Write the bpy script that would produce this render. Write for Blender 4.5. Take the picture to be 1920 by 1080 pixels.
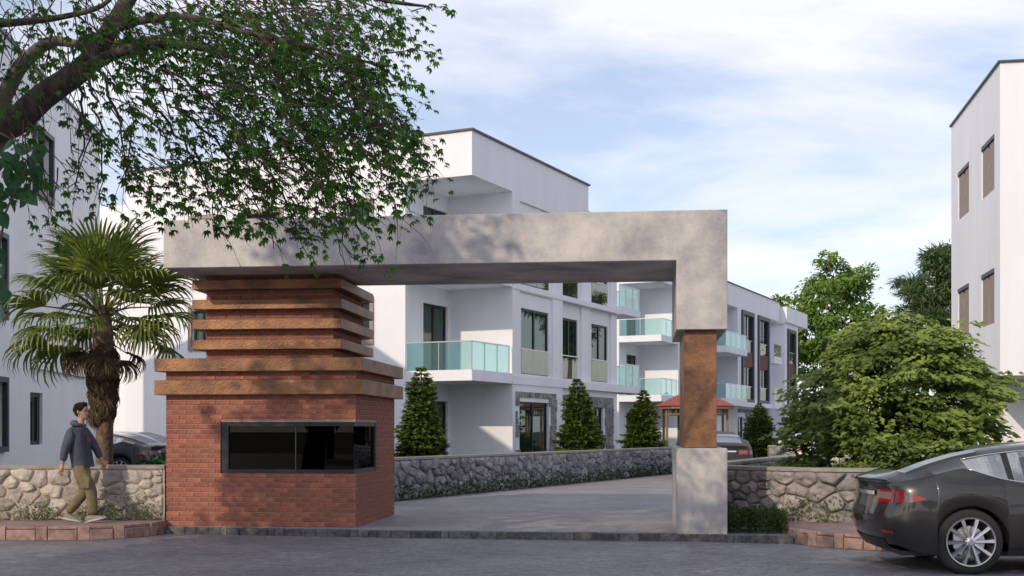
import bpy, bmesh, math, random
import numpy as np
from mathutils import Vector, Matrix, noise

R = math.radians
for o in list(bpy.data.objects):
    bpy.data.objects.remove(o, do_unlink=True)
SC = bpy.context.scene
COL = SC.collection

# ------------------------------------------------------------------ camera, sky, sun, exposure
FPX = 2250.0            # focal length in pixels of a 1920 wide picture
HZ = 807.0              # row of the horizon
CAMH = 1.55
cam = bpy.data.cameras.new("camera")
camo = bpy.data.objects.new("camera", cam)
COL.objects.link(camo)
camo.location = (0, 0, CAMH)
camo.rotation_euler = (R(90), 0, 0)
cam.sensor_width = 36.0
cam.lens = FPX / 1920 * 36.0
cam.shift_y = (HZ - 540) / 1920
cam.clip_start = 0.1
cam.clip_end = 3000
SC.camera = camo

SUN_T = 35.0            # sun stands behind the camera, this far to the left
SUN_E = 26.0
to_sun = Vector((-math.sin(R(SUN_T)) * math.cos(R(SUN_E)), -math.cos(R(SUN_T)) * math.cos(R(SUN_E)), math.sin(R(SUN_E))))
sun = bpy.data.lights.new("sun", 'SUN')
sun.energy = 2.25
sun.angle = R(0.55)
sun.color = (1.0, 0.84, 0.62)
suno = bpy.data.objects.new("sun", sun)
COL.objects.link(suno)
suno.rotation_euler = to_sun.to_track_quat('Z', 'Y').to_euler()

world = bpy.data.worlds.new("World")
SC.world = world
world.use_nodes = True
wn, wl = world.node_tree.nodes, world.node_tree.links
wn.clear()
wo = wn.new('ShaderNodeOutputWorld')
bg = wn.new('ShaderNodeBackground')
bg.inputs['Strength'].default_value = 0.15
sky = wn.new('ShaderNodeTexSky')
sky.sky_type = 'NISHITA'
sky.sun_disc = False
sky.sun_elevation = R(SUN_E)
sky.sun_rotation = R(180 + SUN_T)
sky.air_density = 0.9
sky.dust_density = 1.2
sky.ozone_density = 3.0
tc = wn.new('ShaderNodeTexCoord')
sep = wn.new('ShaderNodeSeparateXYZ')
wl.new(tc.outputs['Generated'], sep.inputs[0])
def wmath(op, a, b=None, c=None):
    n = wn.new('ShaderNodeMath'); n.operation = op
    for i, v in enumerate((a, b, c)):
        if v is None: continue
        if isinstance(v, (int, float)): n.inputs[i].default_value = v
        else: wl.new(v, n.inputs[i])
    return n.outputs[0]
zc = wmath('ADD', wmath('MAXIMUM', sep.outputs['Z'], 0.0), 0.22)
cx_ = wmath('DIVIDE', sep.outputs['X'], zc)
cy_ = wmath('DIVIDE', sep.outputs['Y'], zc)
cmb = wn.new('ShaderNodeCombineXYZ')
wl.new(cx_, cmb.inputs[0]); wl.new(cy_, cmb.inputs[1])
n1 = wn.new('ShaderNodeTexNoise')
n1.inputs['Scale'].default_value = 1.35
n1.inputs['Detail'].default_value = 7.0
n1.inputs['Roughness'].default_value = 0.55
n1.inputs['Distortion'].default_value = 0.25
mp = wn.new('ShaderNodeMapping')
mp.inputs['Location'].default_value = (3.1, 1.7, 0)
mp.inputs['Scale'].default_value = (1.0, 1.5, 1.0)
wl.new(cmb.outputs[0], mp.inputs['Vector'])
wl.new(mp.outputs[0], n1.inputs['Vector'])
cr = wn.new('ShaderNodeValToRGB')
cr.color_ramp.elements[0].position = 0.38
cr.color_ramp.elements[0].color = (0, 0, 0, 1)
cr.color_ramp.elements[1].position = 0.60
cr.color_ramp.elements[1].color = (1, 1, 1, 1)
wl.new(n1.outputs['Fac'], cr.inputs['Fac'])
hzf = wmath('POWER', wmath('SUBTRACT', 1.0, wmath('MAXIMUM', sep.outputs['Z'], 0.0)), 7.0)
cloudfac = wmath('MINIMUM', wmath('ADD', wmath('MULTIPLY_ADD', cr.outputs['Color'], 0.56, 0.28), wmath('MULTIPLY', hzf, 0.28)), 0.97)
mixc = wn.new('ShaderNodeMix'); mixc.data_type = 'RGBA'
wl.new(cloudfac, mixc.inputs['Factor'])
wl.new(sky.outputs[0], mixc.inputs['A'])
mixc.inputs['B'].default_value = (6.7, 6.6, 7.0, 1)
wl.new(mixc.outputs['Result'], bg.inputs['Color'])
wl.new(bg.outputs[0], wo.inputs['Surface'])

SC.view_settings.view_transform = 'Standard'
SC.view_settings.look = 'None'
SC.view_settings.exposure = 0.12
SC.view_settings.gamma = 1.0
SC.view_settings.use_curve_mapping = False
SC.render.engine = 'CYCLES'
SC.cycles.max_bounces = 8
SC.cycles.transparent_max_bounces = 24
SC.cycles.use_denoising = True

# ------------------------------------------------------------------ helpers
def setp(o, label=None, cat=None, group=None, kind=None):
    if label: o["label"] = label
    if cat: o["category"] = cat
    if group: o["group"] = group
    if kind: o["kind"] = kind
    return o

def thing(name, label, cat, loc=(0, 0, 0), rz=0.0, group=None):
    o = bpy.data.objects.new(name, None)
    o.empty_display_size = 0.2
    COL.objects.link(o)
    o.location = loc
    o.rotation_euler = (0, 0, rz)
    return setp(o, label, cat, group)

class MB:
    """collects verts and faces, then links them as one mesh object"""
    def __init__(s):
        s.v = []; s.f = []; s.m = []
        s.mi = 0
    def add(s, vs, fs):
        b = len(s.v)
        s.v.extend(tuple(v) for v in vs)
        for f in fs:
            s.f.append(tuple(b + i for i in f)); s.m.append(s.mi)
        return s
    def quad(s, a, b, c, d):
        return s.add([a, b, c, d], [(0, 1, 2, 3)])
    def box(s, x0, x1, y0, y1, z0, z1):
        vs = [(x0, y0, z0), (x1, y0, z0), (x1, y1, z0), (x0, y1, z0), (x0, y0, z1), (x1, y0, z1), (x1, y1, z1), (x0, y1, z1)]
        return s.add(vs, [(0, 3, 2, 1), (4, 5, 6, 7), (0, 1, 5, 4), (1, 2, 6, 5), (2, 3, 7, 6), (3, 0, 4, 7)])
    def cbox(s, x0, x1, y0, y1, z0, z1, c=0.01):
        """box with chamfered edges"""
        bm = bmesh.new()
        bmesh.ops.create_cube(bm, size=1.0)
        for v in bm.verts:
            v.co = Vector((x0 + (v.co.x + .5) * (x1 - x0), y0 + (v.co.y + .5) * (y1 - y0), z0 + (v.co.z + .5) * (z1 - z0)))
        bmesh.ops.bevel(bm, geom=bm.edges[:], offset=c, segments=1, affect='EDGES')
        bm.verts.index_update()
        s.add([v.co[:] for v in bm.verts], [[v.index for v in f.verts] for f in bm.faces])
        bm.free()
        return s
    def prism(s, poly, z0, z1):
        n = len(poly)
        vs = [(x, y, z0) for x, y in poly] + [(x, y, z1) for x, y in poly]
        fs = [tuple(range(n - 1, -1, -1)), tuple(range(n, 2 * n))]
        fs += [(i, (i + 1) % n, n + (i + 1) % n, n + i) for i in range(n)]
        return s.add(vs, fs)
    def tube(s, pts, radii, n=6, cap=True):
        pts = [Vector(p) for p in pts]
        if isinstance(radii, (int, float)): radii = [radii] * len(pts)
        b = len(s.v)
        ref = None
        for i, p in enumerate(pts):
            t = (pts[min(i + 1, len(pts) - 1)] - pts[max(i - 1, 0)])
            if t.length < 1e-9: t = Vector((0, 0, 1))
            t.normalize()
            if ref is None:
                ref = t.orthogonal().normalized()
            ref = (ref - t * ref.dot(t))
            if ref.length < 1e-6: ref = t.orthogonal()
            ref.normalize()
            w = t.cross(ref)
            for k in range(n):
                a = 2 * math.pi * k / n
                s.v.append(tuple(p + (ref * math.cos(a) + w * math.sin(a)) * radii[i]))
        for i in range(len(pts) - 1):
            for k in range(n):
                k2 = (k + 1) % n
                s.f.append((b + i * n + k, b + i * n + k2, b + (i + 1) * n + k2, b + (i + 1) * n + k)); s.m.append(s.mi)
        if cap:
            s.f.append(tuple(b + k for k in range(n - 1, -1, -1))); s.m.append(s.mi)
            e = b + (len(pts) - 1) * n
            s.f.append(tuple(e + k for k in range(n))); s.m.append(s.mi)
        return s
    def lathe(s, prof, n=24, axis='z', c=(0, 0, 0)):
        """prof: list of (radius, height)"""
        b = len(s.v)
        for r, h in prof:
            for k in range(n):
                a = 2 * math.pi * k / n
                x, y = r * math.cos(a), r * math.sin(a)
                if axis == 'z': p = (c[0] + x, c[1] + y, c[2] + h)
                elif axis == 'y': p = (c[0] + x, c[1] + h, c[2] + y)
                else: p = (c[0] + h, c[1] + x, c[2] + y)
                s.v.append(p)
        for i in range(len(prof) - 1):
            for k in range(n):
                k2 = (k + 1) % n
                s.f.append((b + i * n + k, b + i * n + k2, b + (i + 1) * n + k2, b + (i + 1) * n + k)); s.m.append(s.mi)
        return s
    def build(s, name, mat, parent=None, smooth=False, loc=None, kind=None):
        me = bpy.data.meshes.new(name)
        me.from_pydata(s.v, [], s.f)
        mats = mat if isinstance(mat, (list, tuple)) else [mat]
        for m in mats: me.materials.append(m)
        if len(mats) > 1: me.polygons.foreach_set('material_index', s.m)
        if smooth: me.polygons.foreach_set('use_smooth', [True] * len(me.polygons))
        me.update()
        o = bpy.data.objects.new(name, me)
        COL.objects.link(o)
        if parent is not None: o.parent = parent
        if loc is not None: o.location = loc
        if kind: o["kind"] = kind
        return o

def link_copy(me, name, parent=None, loc=(0, 0, 0), rot=(0, 0, 0), scale=(1, 1, 1)):
    o = bpy.data.objects.new(name, me)
    COL.objects.link(o)
    if parent is not None: o.parent = parent
    o.location = loc; o.rotation_euler = rot; o.scale = scale
    return o

def copy_tree(o, parent=None, kids=None):
    if kids is None:
        kids = {}
        for x in bpy.data.objects:
            if x.parent: kids.setdefault(x.parent.name, []).append(x)
    c = o.copy(); COL.objects.link(c)
    c.parent = parent
    for ch in kids.get(o.name, []):
        copy_tree(ch, c, kids)
    return c

def np_mesh(name, verts, faces, mat, parent=None, smooth=False, kind=None):
    """verts (N,3) array, faces (M,k) array with one k"""
    me = bpy.data.meshes.new(name)
    verts = np.asarray(verts, dtype=np.float32); faces = np.asarray(faces, dtype=np.int32)
    M, k = faces.shape
    me.vertices.add(len(verts)); me.vertices.foreach_set('co', verts.ravel())
    me.loops.add(M * k); me.loops.foreach_set('vertex_index', faces.ravel())
    me.polygons.add(M)
    me.polygons.foreach_set('loop_start', np.arange(0, M * k, k, dtype=np.int32))
    me.polygons.foreach_set('loop_total', np.full(M, k, dtype=np.int32))
    if smooth: me.polygons.foreach_set('use_smooth', np.ones(M, dtype=bool))
    me.materials.append(mat)
    me.update(calc_edges=True); me.validate()
    o = bpy.data.objects.new(name, me)
    COL.objects.link(o)
    if parent is not None: o.parent = parent
    if kind: o["kind"] = kind
    return o

# ------------------------------------------------------------------ materials
def new_mat(name):
    m = bpy.data.materials.new(name); m.use_nodes = True
    nt = m.node_tree
    return m, nt.nodes, nt.links, nt.nodes['Principled BSDF']

def mat(name, col, rough=0.6, metal=0.0, spec=0.5, var=0.0, vscale=4.0, col2=None, bump=0.0, bscale=40.0, rnd=0.0,
        detail=5.0, ramp=(0.35, 0.65), transl=0.0, stretch=None, coat=0.0, bdist=0.02, vrough=0.55):
    """general procedural material: two colours mixed by noise, random value per object, bump"""
    m, n, l, b = new_mat(name)
    b.inputs['Roughness'].default_value = rough
    b.inputs['Metallic'].default_value = metal
    b.inputs['Specular IOR Level'].default_value = spec
    if coat:
        b.inputs['Coat Weight'].default_value = coat
        b.inputs['Coat Roughness'].default_value = 0.05
    tcn = n.new('ShaderNodeTexCoord')
    vec = tcn.outputs['Object']
    if stretch:
        mpn = n.new('ShaderNodeMapping'); mpn.inputs['Scale'].default_value = stretch
        l.new(vec, mpn.inputs['Vector']); vec = mpn.outputs[0]
    out = None
    c4 = (*col, 1)
    if col2 is None and var > 0: col2 = tuple(c * (1 - var) for c in col)
    if col2 is not None:
        nz = n.new('ShaderNodeTexNoise'); nz.inputs['Scale'].default_value = vscale
        nz.inputs['Detail'].default_value = detail; nz.inputs['Roughness'].default_value = vrough
        l.new(vec, nz.inputs['Vector'])
        rp = n.new('ShaderNodeValToRGB')
        rp.color_ramp.elements[0].position = ramp[0]; rp.color_ramp.elements[1].position = ramp[1]
        rp.color_ramp.elements[0].color = (*col2, 1); rp.color_ramp.elements[1].color = c4
        l.new(nz.outputs['Fac'], rp.inputs['Fac'])
        out = rp.outputs['Color']
    if rnd > 0:
        oi = n.new('ShaderNodeObjectInfo')
        ma = n.new('ShaderNodeMapRange')
        ma.inputs['To Min'].default_value = 1 - rnd; ma.inputs['To Max'].default_value = 1 + rnd
        l.new(oi.outputs['Random'], ma.inputs['Value'])
        mx = n.new('ShaderNodeMix'); mx.data_type = 'RGBA'; mx.blend_type = 'MULTIPLY'; mx.inputs['Factor'].default_value = 1
        if out is not None: l.new(out, mx.inputs['A'])
        else: mx.inputs['A'].default_value = c4
        l.new(ma.outputs[0], mx.inputs['B'])
        out = mx.outputs['Result']
    if out is not None: l.new(out, b.inputs['Base Color'])
    else: b.inputs['Base Color'].default_value = c4
    if bump > 0:
        nb = n.new('ShaderNodeTexNoise'); nb.inputs['Scale'].default_value = bscale; nb.inputs['Detail'].default_value = 6
        l.new(vec, nb.inputs['Vector'])
        bu = n.new('ShaderNodeBump'); bu.inputs['Strength'].default_value = bump; bu.inputs['Distance'].default_value = bdist
        l.new(nb.outputs['Fac'], bu.inputs['Height']); l.new(bu.outputs[0], b.inputs['Normal'])
    if transl > 0:
        tr = n.new('ShaderNodeBsdfTranslucent')
        if out is not None:
            l.new(out, tr.inputs['Color'])
        else: tr.inputs['Color'].default_value = c4
        ms = n.new('ShaderNodeMixShader'); ms.inputs[0].default_value = transl
        l.new(b.outputs[0], ms.inputs[1]); l.new(tr.outputs[0], ms.inputs[2])
        l.new(ms.outputs[0], n['Material Output'].inputs['Surface'])
    return m

def glass_mat(name, tint, gloss=0.12, body=None, bodyfac=0.0, rough=0.0, gmax=1.0):
    """thin pane: tinted transparent + fresnel reflection (+ a little body colour)"""
    m, n, l, b = new_mat(name)
    n.remove(b)
    tr = n.new('ShaderNodeBsdfTransparent'); tr.inputs[0].default_value = (*tint, 1)
    base = tr.outputs[0]
    if body is not None:
        df = n.new('ShaderNodeBsdfDiffuse'); df.inputs[0].default_value = (*body, 1)
        m1 = n.new('ShaderNodeMixShader'); m1.inputs[0].default_value = bodyfac
        l.new(base, m1.inputs[1]); l.new(df.outputs[0], m1.inputs[2]); base = m1.outputs[0]
    gl = n.new('ShaderNodeBsdfGlossy'); gl.inputs['Roughness'].default_value = rough; gl.inputs[0].default_value = (1, 1, 1, 1)
    lw = n.new('ShaderNodeFresnel'); lw.inputs['IOR'].default_value = 1.5
    mr = n.new('ShaderNodeMapRange'); mr.inputs['From Max'].default_value = 1.0
    mr.inputs['To Min'].default_value = gloss * 0.4; mr.inputs['To Max'].default_value = gmax
    l.new(lw.outputs[0], mr.inputs['Value'])
    m2 = n.new('ShaderNodeMixShader')
    l.new(mr.outputs[0], m2.inputs[0]); l.new(base, m2.inputs[1]); l.new(gl.outputs[0], m2.inputs[2])
    l.new(m2.outputs[0], n['Material Output'].inputs['Surface'])
    return m

M = {}
M['stucco'] = mat('white_stucco', (0.835, 0.84, 0.895), 0.75, spec=0.3, var=0.07, vscale=1.1, bump=0.12, bscale=90, stretch=(1, 1, .22), detail=7)
M['concrete'] = mat('mottled_concrete', (0.565, 0.525, 0.495), 0.6, col2=(0.24, 0.235, 0.275), vscale=1.0, detail=8, ramp=(0.34, 0.62), bump=0.25, bscale=28, vrough=0.68)
M['corten'] = mat('oxidised_copper', (0.34, 0.165, 0.078), 0.45, metal=0.3, col2=(0.11, 0.05, 0.031), vscale=2.2, detail=10, ramp=(0.34, 0.66), bump=0.3, bscale=30, vrough=0.66)
M['mortar'] = mat('mortar', (0.42, 0.27, 0.22), 0.9, var=0.2, vscale=20)
M['brick'] = mat('red_brick', (0.34, 0.12, 0.075), 0.8, col2=(0.24, 0.075, 0.05), vscale=9, rnd=0.22, bump=0.35, bscale=120, bdist=0.006)
M['stone'] = mat('field_stone', (0.52, 0.46, 0.405), 0.85, col2=(0.31, 0.27, 0.245), vscale=5, detail=8, ramp=(0.3, 0.7), rnd=0.25, bump=0.9, bscale=16, bdist=0.03)
M['stone_grey'] = mat('grey_stone', (0.34, 0.33, 0.35), 0.85, col2=(0.15, 0.145, 0.165), vscale=6, detail=8, ramp=(0.3, 0.7), rnd=0.3, bump=0.9, bscale=18, bdist=0.03)
M['stone_right'] = mat('mauve_field_stone', (0.44, 0.395, 0.375), 0.85, col2=(0.20, 0.18, 0.18), vscale=5, detail=8, ramp=(0.3, 0.7), rnd=0.3, bump=1.0, bscale=15, bdist=0.04)
M['stone_dark'] = mat('dark_kerb_stone', (0.14, 0.135, 0.14), 0.85, col2=(0.06, 0.06, 0.065), vscale=12, rnd=0.3, bump=0.8, bscale=30)
M['clad'] = mat('stone_cladding', (0.33, 0.32, 0.33), 0.85, col2=(0.15, 0.15, 0.16), vscale=3.5, detail=6, bump=0.6, bscale=14)
M['walljoint'] = mat('wall_mortar', (0.52, 0.45, 0.385), 0.95, col2=(0.40, 0.34, 0.29), vscale=7, bump=0.8, bscale=30)
M['walljoint_grey'] = mat('wall_mortar_grey', (0.27, 0.26, 0.26), 0.95, col2=(0.15, 0.145, 0.15), vscale=7, bump=0.6, bscale=30)
M['coping'] = mat('wall_coping', (0.36, 0.33, 0.30), 0.85, var=0.3, vscale=6, bump=0.3)
M['paver'] = mat('pink_paver', (0.36, 0.235, 0.205), 0.8, col2=(0.22, 0.135, 0.12), vscale=9, rnd=0.2, bump=0.6, bscale=45)
M['paver_top'] = mat('pavement_surface', (0.30, 0.215, 0.20), 0.8, col2=(0.2, 0.14, 0.135), vscale=5, bump=0.4, bscale=40)
M['frame'] = mat('anthracite_frame', (0.018, 0.02, 0.028), 0.4, spec=0.4)
M['frame_soft'] = mat('slate_frame', (0.055, 0.06, 0.085), 0.5)
M['curtain'] = mat('curtain_cloth', (0.34, 0.36, 0.31), 0.9, var=0.25, vscale=3, stretch=(3, 3, .2))
M['curtain_green'] = mat('green_blind', (0.11, 0.21, 0.15), 0.8, var=0.3, vscale=2, stretch=(2, 2, .3))
M['brown_frame'] = mat('taupe_window_surround', (0.33, 0.26, 0.235), 0.7, var=0.15, vscale=6)
M['dark'] = mat('dark_interior', (0.02, 0.02, 0.022), 0.9)
M['pane'] = glass_mat('window_glass', (0.52, 0.62, 0.56), 0.10, (0.05, 0.09, 0.07), 0.15, gmax=.5)
M['pane_dark'] = glass_mat('booth_glass', (0.06, 0.063, 0.05), 0.0, gmax=.35)
M['rail_glass'] = glass_mat('balcony_glass', (0.74, 0.91, 0.90), 0.10, (0.30, 0.52, 0.56), 0.08, gmax=.6)
M['rail_clear'] = glass_mat('clear_rail_glass', (0.74, 0.76, 0.68), 0.10, (0.22, 0.22, 0.17), 0.10, gmax=.5)
M['metal'] = mat('brushed_metal', (0.62, 0.63, 0.66), 0.35, metal=0.9)
M['roofedge'] = mat('roof_edge_metal', (0.06, 0.06, 0.07), 0.5)
M['wood_panel'] = mat('red_wood_panel', (0.16, 0.05, 0.03), 0.6, var=0.4, vscale=8, stretch=(1, 1, 6))
M['door_wood'] = mat('brown_door', (0.07, 0.03, 0.025), 0.5)
M['timber'] = mat('weathered_timber', (0.30, 0.20, 0.125), 0.7, var=0.3, vscale=6, stretch=(6, 6, .6))
M['rooftile'] = mat('red_roof_tile', (0.38, 0.085, 0.07), 0.7, var=0.3, vscale=8, rnd=0.15)
M['bark_dark'] = mat('dark_bark', (0.10, 0.082, 0.065), 0.9, col2=(0.03, 0.025, 0.02), vscale=10, bump=0.8, bscale=22, stretch=(1.5, 1.5, .5))
M['bark_pale'] = mat('pale_bark', (0.20, 0.17, 0.14), 0.9, col2=(0.10, 0.085, 0.07), vscale=10, bump=0.8, bscale=22)
M['leaf_near'] = mat('tree_leaf', (0.10, 0.235, 0.032), 0.5, spec=0.3, col2=(0.03, 0.09, 0.014), vscale=4.5, transl=0.45)
M['leaf_ivy'] = mat('vine_leaf', (0.05, 0.19, 0.065), 0.4, col2=(0.018, 0.065, 0.026), vscale=9, rnd=0.3, transl=0.25)
M['leaf_shrub'] = mat('shrub_leaf', (0.29, 0.36, 0.085), 0.5, spec=0.2, col2=(0.075, 0.125, 0.03), vscale=1.6, transl=0.2)
M['leaf_far'] = mat('far_tree_leaf', (0.24, 0.37, 0.075), 0.55, spec=0.25, col2=(0.09, 0.18, 0.035), vscale=0.35, transl=0.3)
M['leaf_willow'] = mat('narrow_leaf', (0.15, 0.22, 0.09), 0.6, spec=0.25, col2=(0.07, 0.12, 0.05), vscale=0.4, transl=0.25)
M['needle'] = mat('spruce_needles', (0.15, 0.21, 0.035), 0.6, spec=0.25, col2=(0.05, 0.085, 0.018), vscale=2.5, transl=0.1)
M['hedge'] = mat('hedge_leaf', (0.065, 0.105, 0.025), 0.6, spec=0.25, col2=(0.025, 0.05, 0.012), vscale=4, transl=0.15)
M['weed'] = mat('weed_leaf', (0.14, 0.17, 0.05), 0.6, col2=(0.06, 0.09, 0.03), vscale=5, transl=0.2)
M['palm'] = mat('palm_leaf', (0.26, 0.31, 0.065), 0.42, spec=0.45, col2=(0.06, 0.10, 0.022), vscale=2.0, transl=0.2)
M['palm_dead'] = mat('dead_palm_leaf', (0.17, 0.115, 0.06), 0.8, col2=(0.06, 0.042, 0.025), vscale=5, stretch=(4, 4, .5), transl=0.1)
M['palm_trunk'] = mat('palm_trunk', (0.20, 0.135, 0.085), 0.9, col2=(0.085, 0.06, 0.04), vscale=8, bump=0.9, bscale=20)
M['petiole'] = mat('palm_stalk', (0.10, 0.11, 0.03), 0.5)
M['lawn'] = mat('lawn_soil', (0.05, 0.07, 0.02), 0.95, col2=(0.06, 0.05, 0.03), vscale=2)

def cobble_mat(name, col, joint, scale, rough, var, stretch=(1, 1.6, 1)):
    m, n, l, b = new_mat(name)
    b.inputs['Roughness'].default_value = rough; b.inputs['Specular IOR Level'].default_value = .4
    tcn = n.new('ShaderNodeTexCoord'); mp_ = n.new('ShaderNodeMapping'); mp_.inputs['Scale'].default_value = stretch
    nz = n.new('ShaderNodeTexNoise'); nz.inputs['Scale'].default_value = 1.2; nz.inputs['Detail'].default_value = 3
    l.new(tcn.outputs['Object'], nz.inputs['Vector'])
    ad = n.new('ShaderNodeMix'); ad.data_type = 'RGBA'; ad.blend_type = 'LINEAR_LIGHT'; ad.inputs['Factor'].default_value = .06
    l.new(tcn.outputs['Object'], ad.inputs['A']); l.new(nz.outputs['Color'], ad.inputs['B'])
    l.new(ad.outputs['Result'], mp_.inputs['Vector'])
    v1 = n.new('ShaderNodeTexVoronoi'); v1.voronoi_dimensions = '2D'; v1.inputs['Scale'].default_value = scale
    v2 = n.new('ShaderNodeTexVoronoi'); v2.voronoi_dimensions = '2D'; v2.feature = 'DISTANCE_TO_EDGE'; v2.inputs['Scale'].default_value = scale
    for v_ in (v1, v2): l.new(mp_.outputs[0], v_.inputs['Vector'])
    sp = n.new('ShaderNodeSeparateColor'); l.new(v1.outputs['Color'], sp.inputs[0])
    mr = n.new('ShaderNodeMapRange'); mr.inputs['To Min'].default_value = 1 - var; mr.inputs['To Max'].default_value = 1 + var
    l.new(sp.outputs[0], mr.inputs['Value'])
    big = n.new('ShaderNodeTexNoise'); big.inputs['Scale'].default_value = .55; big.inputs['Detail'].default_value = 8; big.inputs['Roughness'].default_value = .65
    l.new(tcn.outputs['Object'], big.inputs['Vector'])
    mb_ = n.new('ShaderNodeMapRange'); mb_.inputs['From Min'].default_value = .3; mb_.inputs['From Max'].default_value = .7; mb_.inputs['To Min'].default_value = .72; mb_.inputs['To Max'].default_value = 1.2
    l.new(big.outputs['Fac'], mb_.inputs['Value'])
    mu = n.new('ShaderNodeMath'); mu.operation = 'MULTIPLY'; l.new(mr.outputs[0], mu.inputs[0]); l.new(mb_.outputs[0], mu.inputs[1])
    jf = n.new('ShaderNodeMapRange'); jf.inputs['From Max'].default_value = .055; l.new(v2.outputs['Distance'], jf.inputs['Value'])
    m1 = n.new('ShaderNodeMix'); m1.data_type = 'RGBA'; m1.inputs['A'].default_value = (*joint, 1); m1.inputs['B'].default_value = (*col, 1); l.new(jf.outputs[0], m1.inputs['Factor'])
    m2 = n.new('ShaderNodeMix'); m2.data_type = 'RGBA'; m2.blend_type = 'MULTIPLY'; m2.inputs['Factor'].default_value = 1
    l.new(m1.outputs['Result'], m2.inputs['A']); l.new(mu.outputs[0], m2.inputs['B'])
    l.new(m2.outputs['Result'], b.inputs['Base Color'])
    fine = n.new('ShaderNodeTexNoise'); fine.inputs['Scale'].default_value = 40; l.new(tcn.outputs['Object'], fine.inputs['Vector'])
    hs = n.new('ShaderNodeMath'); hs.operation = 'MULTIPLY_ADD'; hs.inputs[1].default_value = .35; l.new(fine.outputs['Fac'], hs.inputs[0]); l.new(jf.outputs[0], hs.inputs[2])
    bu = n.new('ShaderNodeBump'); bu.inputs['Strength'].default_value = .6; bu.inputs['Distance'].default_value = .010
    l.new(hs.outputs[0], bu.inputs['Height']); l.new(bu.outputs[0], b.inputs['Normal'])
    return m

# ------------------------------------------------------------------ ground, road, step, pavements
road_m = cobble_mat('cobbled_road', (0.205, 0.20, 0.222), (0.105, 0.10, 0.115), 10.5, .6, .24)
drive_m = cobble_mat('driveway_cobbles', (0.285, 0.272, 0.285), (0.20, 0.19, 0.20), 10.0, .65, .13)
mb = MB(); mb.quad((-900, -900, -0.03), (900, -900, -0.03), (900, 900, -0.03), (-900, 900, -0.03))
mb.build('ground', M['lawn'], kind='structure')
mb = MB(); mb.quad((-70, -40, 0), (70, -40, 0), (70, 19.0, 0), (-70, 19.0, 0))
mb.build('road', road_m, kind='structure')
STEP = [(-5.20, 17.99), (-1.69, 17.31), (2.30, 16.775), (3.84, 16.37)]
plat = [(-45, 18.45), (-5.22, 18.45)] + [(x, y + 0.14) for x, y in STEP] + [(3.84, 18.2), (45, 18.2), (45, 150), (-45, 150)]
mb = MB(); mb.prism(plat, -0.3, 0.1)
mb.build('driveway', drive_m, kind='structure')

def polyline(pts):
    P = [Vector((p[0], p[1])) for p in pts]
    seg = [(P[i + 1] - P[i]).length for i in range(len(P) - 1)]
    cum = [0]
    for s_ in seg: cum.append(cum[-1] + s_)
    nrm = []
    for i in range(len(P)):
        d = Vector((0, 0))
        if i > 0: d += (P[i] - P[i - 1]).normalized()
        if i < len(P) - 1: d += (P[i + 1] - P[i]).normalized()
        d.normalize(); nrm.append(Vector((d.y, -d.x)))     # right hand side
    def at(s_):
        s_ = max(0, min(cum[-1], s_))
        for i in range(len(seg)):
            if s_ <= cum[i + 1] + 1e-9: break
        t = (s_ - cum[i]) / max(seg[i], 1e-9)
        return P[i].lerp(P[i + 1], t), nrm[i].lerp(nrm[i + 1], t).normalized()
    return at, cum[-1]

def strip_prism(mb, pts, off0, off1, z0, z1, n=None):
    """solid strip along a polyline between two offsets to its right hand side"""
    at, L = polyline(pts)
    ss = [0]
    n = n or max(2, len(pts) * 3)
    ss = [L * i / n for i in range(n + 1)]
    b = len(mb.v)
    for s_ in ss:
        p, nr = at(s_)
        for o_, z in ((off0, z0), (off1, z0), (off1, z1), (off0, z1)):
            q = p + nr * o_
            mb.v.append((q.x, q.y, z))
    for i in range(n):
        a = b + i * 4; c = a + 4
        for k in range(4):
            k2 = (k + 1) % 4
            mb.f.append((a + k, a + k2, c + k2, c + k)); mb.m.append(mb.mi)
    mb.f.append((b + 3, b + 2, b + 1, b)); mb.m.append(mb.mi)
    e = b + n * 4
    mb.f.append((e, e + 1, e + 2, e + 3)); mb.m.append(mb.mi)

rng = random.Random(5)
def kerb_blocks(parent, pts, depth, z0, z1, lens, mat_, name, jit=0.006, proud=0.0):
    at, L = polyline(pts)
    s_ = 0
    while s_ < L - 0.03:
        l = min(rng.choice(lens) * rng.uniform(.85, 1.15), L - s_)
        p0, n0 = at(s_ + 0.004); p1, n1 = at(s_ + l - 0.006)
        j = rng.uniform(-jit, jit) + proud
        zz = z1 + rng.uniform(-jit, jit) * .6
        cs = [p0 + n0 * j, p1 + n1 * (j + rng.uniform(-.4, .4) * jit), p1 - n1 * depth, p0 - n0 * depth]
        c = 0.010
        q = [cs[0].lerp(cs[1], .5).lerp(k, 1) for k in cs]
        m_ = MB()
        mid = (cs[0] + cs[1] + cs[2] + cs[3]) / 4
        ins = [k + (mid - k).normalized() * c * 1.6 for k in cs]
        e0 = len(m_.v)
        m_.v += [(k.x, k.y, z0) for k in cs] + [(k.x, k.y, zz - c) for k in cs] + [(k.x, k.y, zz) for k in ins]
        for a in range(4):
            b2 = (a + 1) % 4
            m_.f += [(a, b2, 4 + b2, 4 + a), (4 + a, 4 + b2, 8 + b2, 8 + a)]; m_.m += [0, 0]
        m_.f.append((8, 9, 10, 11)); m_.m.append(0)
        m_.build(name, mat_, parent)
        s_ += l

mb = MB(); strip_prism(mb, [(x, y + .012) for x, y in STEP], -0.14, 0.0, -0.05, 0.092)
stepo = mb.build('entrance_step', M['stone_dark'], kind='structure')
kerb_blocks(stepo, STEP, 0.12, -0.01, 0.103, (0.16, 0.22, 0.3, 0.12), M['stone_dark'], 'kerb_stone', 0.008)

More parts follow.
